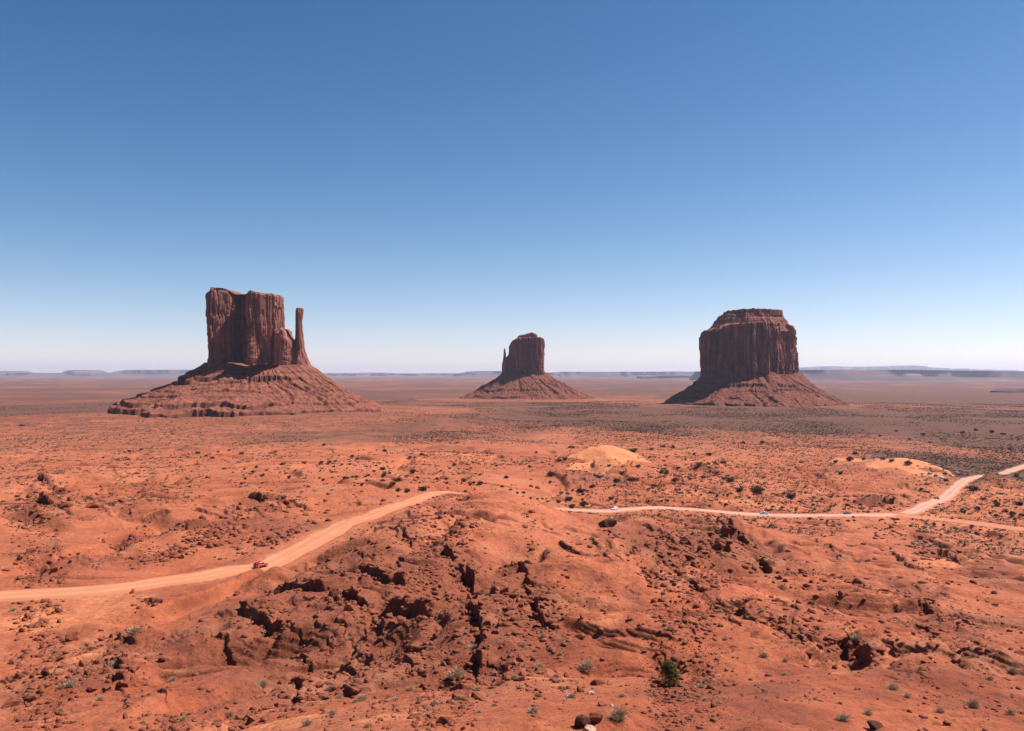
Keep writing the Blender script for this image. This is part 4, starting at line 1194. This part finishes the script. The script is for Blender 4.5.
GREY = [(539, 668, 13), (586, 671, 18), (456, 679, 18), (478, 691, 9), (479, 713, 9), (428, 716, 9), (368, 727, 10), (503, 675, 10), (514, 679, 10), (533, 713, 12), (622, 697, 9), (619, 719, 21), (654, 693, 6), (669, 630, 8), (362, 700, 12), (355, 702, 7),
        (543, 638, 8), (473, 649, 11), (556, 678, 8), (486, 601, 8), (523, 647, 8), (262, 686, 14), (134, 634, 16), (71, 687, 12), (61, 688, 9), (27, 697, 7), (115, 667, 14), (307, 726, 12), (332, 715, 11), (339, 698, 8), (271, 635, 8), (173, 681, 9), (13, 611, 7),
        (183, 721, 8), (143, 723, 7), (706, 683, 9), (701, 687, 8), (705, 701, 9), (764, 658, 11), (785, 662, 8), (857, 641, 13), (893, 690, 14), (907, 698, 9), (973, 707, 14), (940, 713, 10), (843, 721, 16), (973, 657, 8), (1013, 673, 10), (784, 675, 6), (868, 715, 10), (410, 690, 8), (396, 700, 7), (330, 690, 9), (230, 716, 9),
        (60, 712, 8), (100, 700, 8), (815, 700, 6), (920, 670, 7), (990, 680, 8), (1010, 715, 10), (650, 712, 6), (740, 720, 5), (560, 655, 6), (600, 640, 5), (680, 700, 6), (725, 640, 5), (455, 620, 6), (420, 600, 6), (380, 625, 7), (350, 640, 7), (720, 612, 6), (762, 612, 6), (820, 590, 6)]
OLIVE = [(458, 700, 12), (435, 705, 13), (538, 697, 11), (562, 689, 11), (571, 698, 12), (441, 622, 8), (647, 638, 8), (396, 632, 7), (868, 561, 6), (692, 637, 5), (495, 706, 7), (627, 714, 6), (500, 684, 7)]
objs = []; poss = []
for (px, py, w) in GREY:
    objs.append(plant('dry_shrub', TS[int(RNG.integers(0, 3))], px, py, w, RNG.uniform(.6, .95), 'shrub', 'dry grey shrubs on the near red ground')); poss.append((px, py))
give_labels(objs, poss, lambda o_: 'dry grey shrub')
objs = []; poss = []
for (px, py, w) in OLIVE:
    objs.append(plant('olive_shrub', GS[int(RNG.integers(0, 2))], px, py, w, .55, 'shrub', 'low olive green shrubs on the near red ground')); poss.append((px, py))
give_labels(objs, poss, lambda o_: 'low olive green shrub')

def c5(L): return [(340 + a / 3.012, 400 + b / 3.012, w / 3.012) for a, b, w in L]
def c6(L): return [(684 + a / 3.012, 400 + b / 3.012, w / 3.012) for a, b, w in L]
def c4(L): return [(a / 3.012, 400 + b / 3.012, w / 3.012) for a, b, w in L]
DK = c5([(128, 210, 18), (133, 230, 18), (217, 220, 26), (176, 245, 28), (158, 255, 24), (65, 258, 16), (85, 228, 14), (134, 156, 16), (210, 176, 16), (247, 166, 14), (347, 197, 16), (375, 245, 20), (425, 255, 24), (320, 252, 14), (250, 272, 30), (205, 278, 24), (176, 276, 20), (391, 258, 15), (500, 236, 20), (570, 204, 16), (637, 230, 30), (632, 250, 16), (698, 144, 20), (678, 180, 22), (885, 158, 28), (938, 150, 18), (972, 143, 16), (1003, 145, 16), (780, 235, 26), (835, 248, 30), (880, 243, 34), (896, 203, 18), (975, 222, 30), (1010, 246, 26), (948, 263, 22), (725, 278, 34), (15, 238, 22), (37, 172, 16), (52, 179, 14), (50, 234, 12), (355, 129, 12), (383, 211, 12), (660, 185, 22), (850, 225, 18), (810, 200, 16), (690, 300, 26), (735, 320, 30), (660, 310, 22), (700, 325, 26), (760, 265, 22), (815, 300, 22), (590, 160, 12), (610, 190, 12), (525, 190, 10), (470, 200, 12), (305, 215, 12), (290, 240, 14)])
DK += c6([(45, 198, 26), (75, 167, 22), (75, 194, 16), (95, 192, 16), (116, 192, 20), (167, 275, 26), (222, 275, 42), (325, 297, 36), (140, 246, 30), (57, 234, 18), (178, 132, 16), (235, 131, 20), (515, 165, 20), (500, 184, 24), (673, 195, 26), (870, 272, 38), (945, 320, 30), (967, 338, 22), (1010, 316, 30), (940, 352, 20), (1000, 230, 16), (455, 190, 20), (470, 225, 20), (540, 180, 16), (600, 180, 18), (625, 185, 20), (905, 300, 20), (885, 330, 20), (990, 345, 26), (1018, 350, 22), (840, 340, 20), (380, 360, 14), (415, 362, 14), (790, 245, 18), (785, 225, 16), (760, 300, 16), (715, 270, 14), (355, 190, 14), (300, 285, 16), (120, 240, 18), (20, 240, 16), (30, 165, 14), (840, 100, 16), (880, 92, 18), (925, 98, 18), (960, 104, 16), (720, 105, 16), (680, 120, 14), (640, 95, 14), (590, 110, 12), (980, 150, 14), (740, 130, 14)])
DK += c4([(388, 158, 16), (428, 150, 14), (598, 162, 18), (621, 170, 14), (640, 177, 16), (657, 158, 12), (690, 154, 12), (727, 164, 18), (915, 192, 16), (968, 190, 16), (994, 190, 14), (850, 195, 16), (772, 205, 14), (735, 210, 12), (310, 176, 12), (356, 180, 12), (386, 180, 14), (830, 157, 12), (1010, 186, 14), (975, 138, 16), (65, 79, 14), (160, 460, 12), (210, 490, 14), (235, 465, 12), (380, 175, 10), (870, 235, 18), (790, 230, 14), (740, 240, 14)])
bushes = [(a, b, w * 1.08, None) for a, b, w in DK]
# more of the same, thinned out by chance, towards the far plain
cand = []
while len(cand) < 46000:
    n_ = 20000
    th = RNG.uniform(-R(33), R(33), n_); r = np.exp(RNG.uniform(math.log(480), math.log(3600), n_))
    x = r * np.sin(th); y = r * np.cos(th)
    a_, b_, vg_ = masks(x, y)
    dens = (.22 + .78 * sstep(.1, .8, vg_)) * sstep(-.3, .35, fbm(x / 110, y / 160, 4, 401)) * (1 - .75 * a_ * (r < 1000)) * (.25 + .75 * sstep(-.35, .1, x / y)) * sstep(460, 700, r)
    ok = RNG.random(n_) < dens
    cand += list(zip(x[ok], y[ok], 1.0 + 2.2 * RNG.random(ok.sum()) ** 2.5 + .0005 * r[ok]))
cd = np.array(cand)
d1, _i1 = near_poly(cd[:, 0], cd[:, 1], ROAD, 40); d2, _i2 = near_poly(cd[:, 0], cd[:, 1], TRACK, 40)
dune = np.hypot((cd[:, 0] - 88) / 34, (cd[:, 1] - 800) / 50) < 1
def in_talus(x, y):
    t_ = np.zeros(len(x), bool)
    for (px, Y, a_, b_) in ((247, 1990, 141, 330), (530, 3490, 78, 330), (752, 2630, 102, 355)):
        k = (Y + 10) / F; t_ |= ((x - (px - 512) * k) / (a_ * k)) ** 2 + ((y - Y) / b_) ** 2 < 1.0
    return t_
cd = cd[(d1 > 9) & (d2 > 9) & ~dune & ~in_talus(cd[:, 0], cd[:, 1])]
cz = ground_z(cd[:, 0], cd[:, 1])
cv = visible(cd[:, 0], cd[:, 1], cz + .8)
cpx, cpy = proj(cd[:, 0], cd[:, 1], cz)
size_px = cd[:, 2] * F / cd[:, 1] * (cv & (cpx > 2) & (cpx < 1022))
od = np.argsort(-size_px)
nbig = 292 - len(bushes)
for i in od[:nbig]: bushes.append((cpx[i], cpy[i], size_px[i], (cd[i, 0], cd[i, 1], cz[i])))
objs = []; poss = []
for (px, py, w, at) in bushes:
    objs.append(plant('desert_shrub', DS[int(RNG.integers(0, 4))], px, py, w, RNG.uniform(.65, .95), 'shrub', 'dark desert shrubs scattered over the valley', at)); poss.append((px, py))
give_labels(objs, poss, lambda o_: 'dark green shrub')
rest = od[nbig:]
def tiny(seed):
    r = np.random.default_rng(seed); c = [(r.normal(0, .3), r.normal(0, .3), .35, .3) for _ in range(3)]
    return leaf_cloud(r, c, 14, .3)
o = bake('scrub', [tiny(i) for i in range(6)], [(cd[i, 0], cd[i, 1], cz[i], cd[i, 2] * .62, RNG.uniform(0, 6.28), RNG.integers(0, 60), RNG.uniform(.7, 1)) for i in rest], M_DARKB); tag(o, kind='stuff')
# low brown ground cover on the sandy flats and the near slopes
gc = []
for (n_, r0, r1, s0) in ((42000, 430, 1700, .5), (1500, 60, 380, .14)):
    th = RNG.uniform(-R(33), R(33), n_); r = np.exp(RNG.uniform(math.log(r0), math.log(r1), n_)); x = r * np.sin(th); y = r * np.cos(th)
    ok = RNG.random(n_) < sstep(-.25, .3, fbm(x / (r * .08), y / (r * .1), 3, 501)) * np.where(x / y < -.15, .55, 1)
    gc += [(a_, b_, s0 * (1 + 2 * RNG.random() ** 2) * (1 + c_ / 900)) for a_, b_, c_ in zip(x[ok], y[ok], r[ok])]
gc = np.array(gc); d1, _i1 = near_poly(gc[:, 0], gc[:, 1], ROAD, 40); d2, _i2 = near_poly(gc[:, 0], gc[:, 1], TRACK, 40); gc = gc[(d1 > 8) & (d2 > 8) & (np.hypot((gc[:, 0] - 88) / 30, (gc[:, 1] - 800) / 45) > 1)]
gz2 = ground_z(gc[:, 0], gc[:, 1])
o = bake('ground_cover', [tiny(i) for i in range(10, 16)], [(gc[i, 0], gc[i, 1], gz2[i], gc[i, 2], RNG.uniform(0, 6.28), RNG.integers(0, 60), .6) for i in range(len(gc))], M_COVER); tag(o, kind='stuff')

# bleached dead branch beside the olive shrub
bx, by, bz = see(566, 701)
root_b = merge([tube([(0, 0, 0), (.05, .0, .35), (.0, .05, .75)], [.05, .04, .02]), tube([(.05, 0, .35), (.3, .05, .5), (.45, .1, .52)], [.03, .02, .01]), tube([(.04, 0, .25), (-.2, 0, .45)], [.03, .012]), tube([(0, 0, 0), (-.2, -.35, .03)], [.04, .015])])
o = mesh_obj('dead_branch', root_b[0], root_b[1], M_DEAD); o.location = (bx, by, bz); tag(o, 'bleached white dead branch sticking up in front of a low olive shrub', 'branch')

# ------------------------------------------------------------------ vehicles
def paint(name, c, rough=.35, metal=0.0, spec=.5):
    m, t, b = newmat(name, rough, spec); b.inputs['Base Color'].default_value = (*c, 1); b.inputs['Metallic'].default_value = metal
    b.inputs['Coat Weight'].default_value = .3; return m
M_GLASS = paint('dark_car_glass', (.015, .018, .02), .12); M_TYRE = paint('tyre_rubber', (.02, .018, .017), .9, 0, .1); M_RIM = paint('alloy_rim', (.45, .45, .45), .35, .8)
M_LAMP = paint('headlight_lens', (.8, .8, .78), .1); M_TAIL = paint('tail_light_lens', (.45, .02, .02), .2); M_TRIM = paint('black_trim', (.03, .03, .03), .6)

def loft(sections):
    """sections: (x, half width, z bottom, z top, shoulder inset) with rounded corners"""
    rows = []
    for (x, w, z0, z1, ins) in sections:
        h = z1 - z0
        ring = [(-w * .86, z0), (w * .86, z0), (w, z0 + h * .18), (w, z0 + h * .62), (w - ins, z0 + h * .93), (w - ins - .08, z1), (-w + ins + .08, z1), (-w + ins, z0 + h * .93), (-w, z0 + h * .62), (-w, z0 + h * .18)]
        rows.append([(x, a, b_) for a, b_ in ring])
    n_ = len(rows[0]); V = [p for r in rows for p in r]
    V = np.array(V)
    Fc = grid_faces(len(rows), n_, True).tolist()
    for ring0, rev in ((0, True), ((len(rows) - 1) * n_, False)):
        idx = [ring0 + i for i in range(n_)]
        if rev: idx = idx[::-1]
        for i in range(1, n_ - 2, 2): Fc.append([idx[0], idx[i], idx[i + 1], idx[i + 2]])
    return V, np.array(Fc)

def disc(x, y, z, r, w, n_=18, hub=False):
    V = []; Fc = []
    prof = [(.0, -w * .5), (r * .9, -w * .5), (r, -w * .3), (r, w * .3), (r * .9, w * .5), (.0, w * .5)]
    for k in range(n_):
        t = 2 * pi * k / n_
        for (rr, yy) in prof: V.append((x + max(rr, .002) * cos(t), y + yy, z + max(rr, .002) * sin(t)))
    m = len(prof)
    for k in range(n_):
        for j in range(m - 1): Fc.append((k * m + j, ((k + 1) % n_) * m + j, ((k + 1) % n_) * m + j + 1, k * m + j + 1))
    return np.array(V), np.array(Fc)

def quadbox(x0, x1, y0, y1, z0, z1, tx=0):
    V = np.array([(x0, y0, z0), (x1, y0, z0), (x1, y1, z0), (x0, y1, z0), (x0 + tx, y0, z1), (x1 - tx, y0, z1), (x1 - tx, y1, z1), (x0 + tx, y1, z1)], float)
    return V, np.array([(0, 3, 2, 1), (4, 5, 6, 7), (0, 1, 5, 4), (1, 2, 6, 5), (2, 3, 7, 6), (3, 0, 4, 7)])

def vehicle(name, kind, color, cat, label, group, px, py, rz, L=4.6, at=None):
    x, y, z = at or see(px, py)
    root = empty(name, (x, y, z), label, cat, group, rz)
    mat = paint(name + '_paint', color)
    W = .93; h = L / 2
    if kind == 'suv':
        body = loft([(-h, .78, .42, .92, .05), (-h + .12, .90, .32, 1.05, .04), (-h * .5, W, .30, 1.08, .03), (h * .35, W, .30, 1.05, .03), (h * .75, .91, .32, .98, .06), (h - .12, .84, .36, .86, .08), (h, .72, .45, .74, .05)])
        cab = loft([(-h + .14, .80, 1.0, 1.12, .05), (-h + .34, .80, 1.0, 1.66, .10), (-.2, .82, 1.0, 1.74, .12), (h * .18, .80, 1.0, 1.68, .12), (h * .46, .80, .98, 1.06, .05)])
        sw = (-h + .5, h * .30, 1.14, 1.54, .24); ws = (h * .20, h * .46); zr = 1.66
    else:
        body = loft([(-h, .84, .45, 1.0, .03), (-h + .1, .92, .38, 1.08, .02), (h * .30, W, .36, 1.08, .03), (h * .7, .92, .38, 1.06, .06), (h - .12, .86, .42, .98, .08), (h, .76, .5, .85, .05)])
        cab = loft([(-.55, .82, 1.0, 1.12, .05), (-.42, .82, 1.0, 1.74, .10), (.35, .82, 1.0, 1.78, .12), (h * .30, .80, 1.0, 1.72, .12), (h * .5, .80, 1.0, 1.08, .05)])
        sw = (-.38, h * .38, 1.16, 1.6, .2); ws = (h * .31, h * .5); zr = 1.7
    V, Fc = merge([body, cab]); mesh_obj('body', V, Fc, mat, root)
    for s_ in (-1, 1):
        V, Fc = quadbox(sw[0], sw[1], s_ * .835 - .012, s_ * .835 + .012, sw[2], sw[3], sw[4])
        V[4:, 1] -= s_ * .07
        g = mesh_obj('side_window', V, Fc, M_GLASS, root, smooth_=False)
    V = np.array([(ws[0] + .03, -.66, zr - .05), (ws[0] + .03, .66, zr - .05), (ws[1] + .01, .74, 1.1), (ws[1] + .01, -.74, 1.1)]); V = np.r_[V, V - [.05, 0, .05]]
    mesh_obj('windscreen', V, [(0, 1, 2, 3), (7, 6, 5, 4), (0, 4, 5, 1), (1, 5, 6, 2), (2, 6, 7, 3), (3, 7, 4, 0)], M_GLASS, root, smooth_=False)
    xr = -h + .22 if kind == 'suv' else -.5
    V, Fc = quadbox(xr - .06, xr + .02, -.64, .64, 1.15, 1.55, 0); V[4:, 0] += .06
    mesh_obj('rear_window', V, Fc, M_GLASS, root, smooth_=False)
    if kind != 'suv':
        V, Fc = quadbox(-h + .12, -.62, -.74, .74, 1.06, 1.095); mesh_obj('cargo_bed', V, Fc, M_TRIM, root, smooth_=False)
    for sx in (-1, 1):
        for s_ in (-1, 1):
            w_ = empty('wheel', (0, 0, 0), None, None); w_.parent = root; w_.location = (sx * h * .62, s_ * .82, .36)
            V, Fc = disc(0, 0, 0, .36, .24); mesh_obj('tyre', V, Fc, M_TYRE, w_)
            V, Fc = disc(0, s_ * .09, 0, .22, .1, 12); mesh_obj('rim', V, Fc, M_RIM, w_)
    for s_ in (-1, 1):
        V, Fc = quadbox(h - .10, h + .015, s_ * .6 - .14, s_ * .6 + .14, .66, .80); mesh_obj('headlight', V, Fc, M_LAMP, root, smooth_=False)
        V, Fc = quadbox(-h - .015, -h + .1, s_ * .68 - .09, s_ * .68 + .09, .72, .98); mesh_obj('tail_light', V, Fc, M_TAIL, root, smooth_=False)
    V, Fc = quadbox(h - .06, h + .03, -.72, .72, .40, .56); mesh_obj('bumper', V, Fc, M_TRIM, root, smooth_=False)
    return root

def on_road(px, off=0.0):
    """nearest visible road sample to a picture column: place and heading"""
    rp = 512 + F * ROAD[:, 0] / ROAD[:, 1]
    i = int(np.argmin(np.abs(rp - px))); j = min(i + 2, len(ROAD) - 1)
    d = ROAD[j] - ROAD[i - 2]; a = math.atan2(d[1], d[0]); n_ = np.array([-sin(a), cos(a)])
    p = ROAD[i] + n_ * off
    return (float(p[0]), float(p[1]), float(ROAD_Z[i]) + .12), a
at, a = on_road(254, -1.5); vehicle('red_car', 'suv', (.30, .008, .012), 'car', 'bright red car driving along the pale dirt road on the left', None, 0, 0, a, 4.7, at)
at, a = on_road(617, 1.5); vehicle('white_car', 'suv', (.62, .62, .62), 'car', 'white car on the narrow pale road just above the lone dark block', None, 0, 0, a + pi, 4.9, at)
at, a = on_road(763, 1.5); vehicle('pickup_truck', 'pickup', (.36, .44, .42), 'pickup truck', 'pale grey green pickup truck on the straight middle part of the right road', None, 0, 0, a + pi, 5.6, at)
at, a = on_road(852, 3.5); vehicle('pickup_truck', 'pickup', (.035, .03, .035), 'pickup truck', 'dark pickup truck at the far side of the road before it bends', None, 0, 0, a + pi, 5.6, at)
GP = 'cars parked beside the orange sand above the bend'
vehicle('parked_car', 'suv', (.06, .07, .12), 'car', 'leftmost parked car by the orange sand above the bend, dark blue', GP, 930, 474.5, .4, 4.8)
vehicle('parked_car', 'suv', (.02, .02, .022), 'car', 'black parked car between the dark blue and the white parked cars', GP, 936, 476.5, .5, 4.8)
vehicle('parked_car', 'suv', (.6, .6, .6), 'car', 'white parked car nearest the road, right of the black parked car', GP, 942, 478.5, .6, 4.6)
vehicle('parked_car', 'suv', (.40, .41, .43), 'car', 'silver parked car standing apart at the top of the bend', GP, 957, 473.5, .1, 4.8)

# ------------------------------------------------------------------ air
def build_haze():
    x0, x1, y0, y1, z0, z1 = -70000, 70000, -64000, 64000, -260, 420
    V = [(x, y, z) for z in (z0, z1) for y in (y0, y1) for x in (x0, x1)]
    Fq = [(0, 2, 3, 1), (4, 5, 7, 6), (0, 1, 5, 4), (2, 6, 7, 3), (0, 4, 6, 2), (1, 3, 7, 5)]
    m = bpy.data.materials.new('thin_dry_air'); m.use_nodes = True; t = m.node_tree; t.nodes.clear()
    o_ = t.nodes.new('ShaderNodeOutputMaterial'); p = t.nodes.new('ShaderNodeVolumePrincipled')
    p.inputs['Color'].default_value = (.77, .79, 1.0, 1); p.inputs['Density'].default_value = 1.7e-5; p.inputs['Anisotropy'].default_value = .2
    t.links.new(p.outputs[0], o_.inputs['Volume'])
    o = mesh_obj('haze', V, Fq, m, smooth_=False); tag(o, kind='stuff')
build_haze()
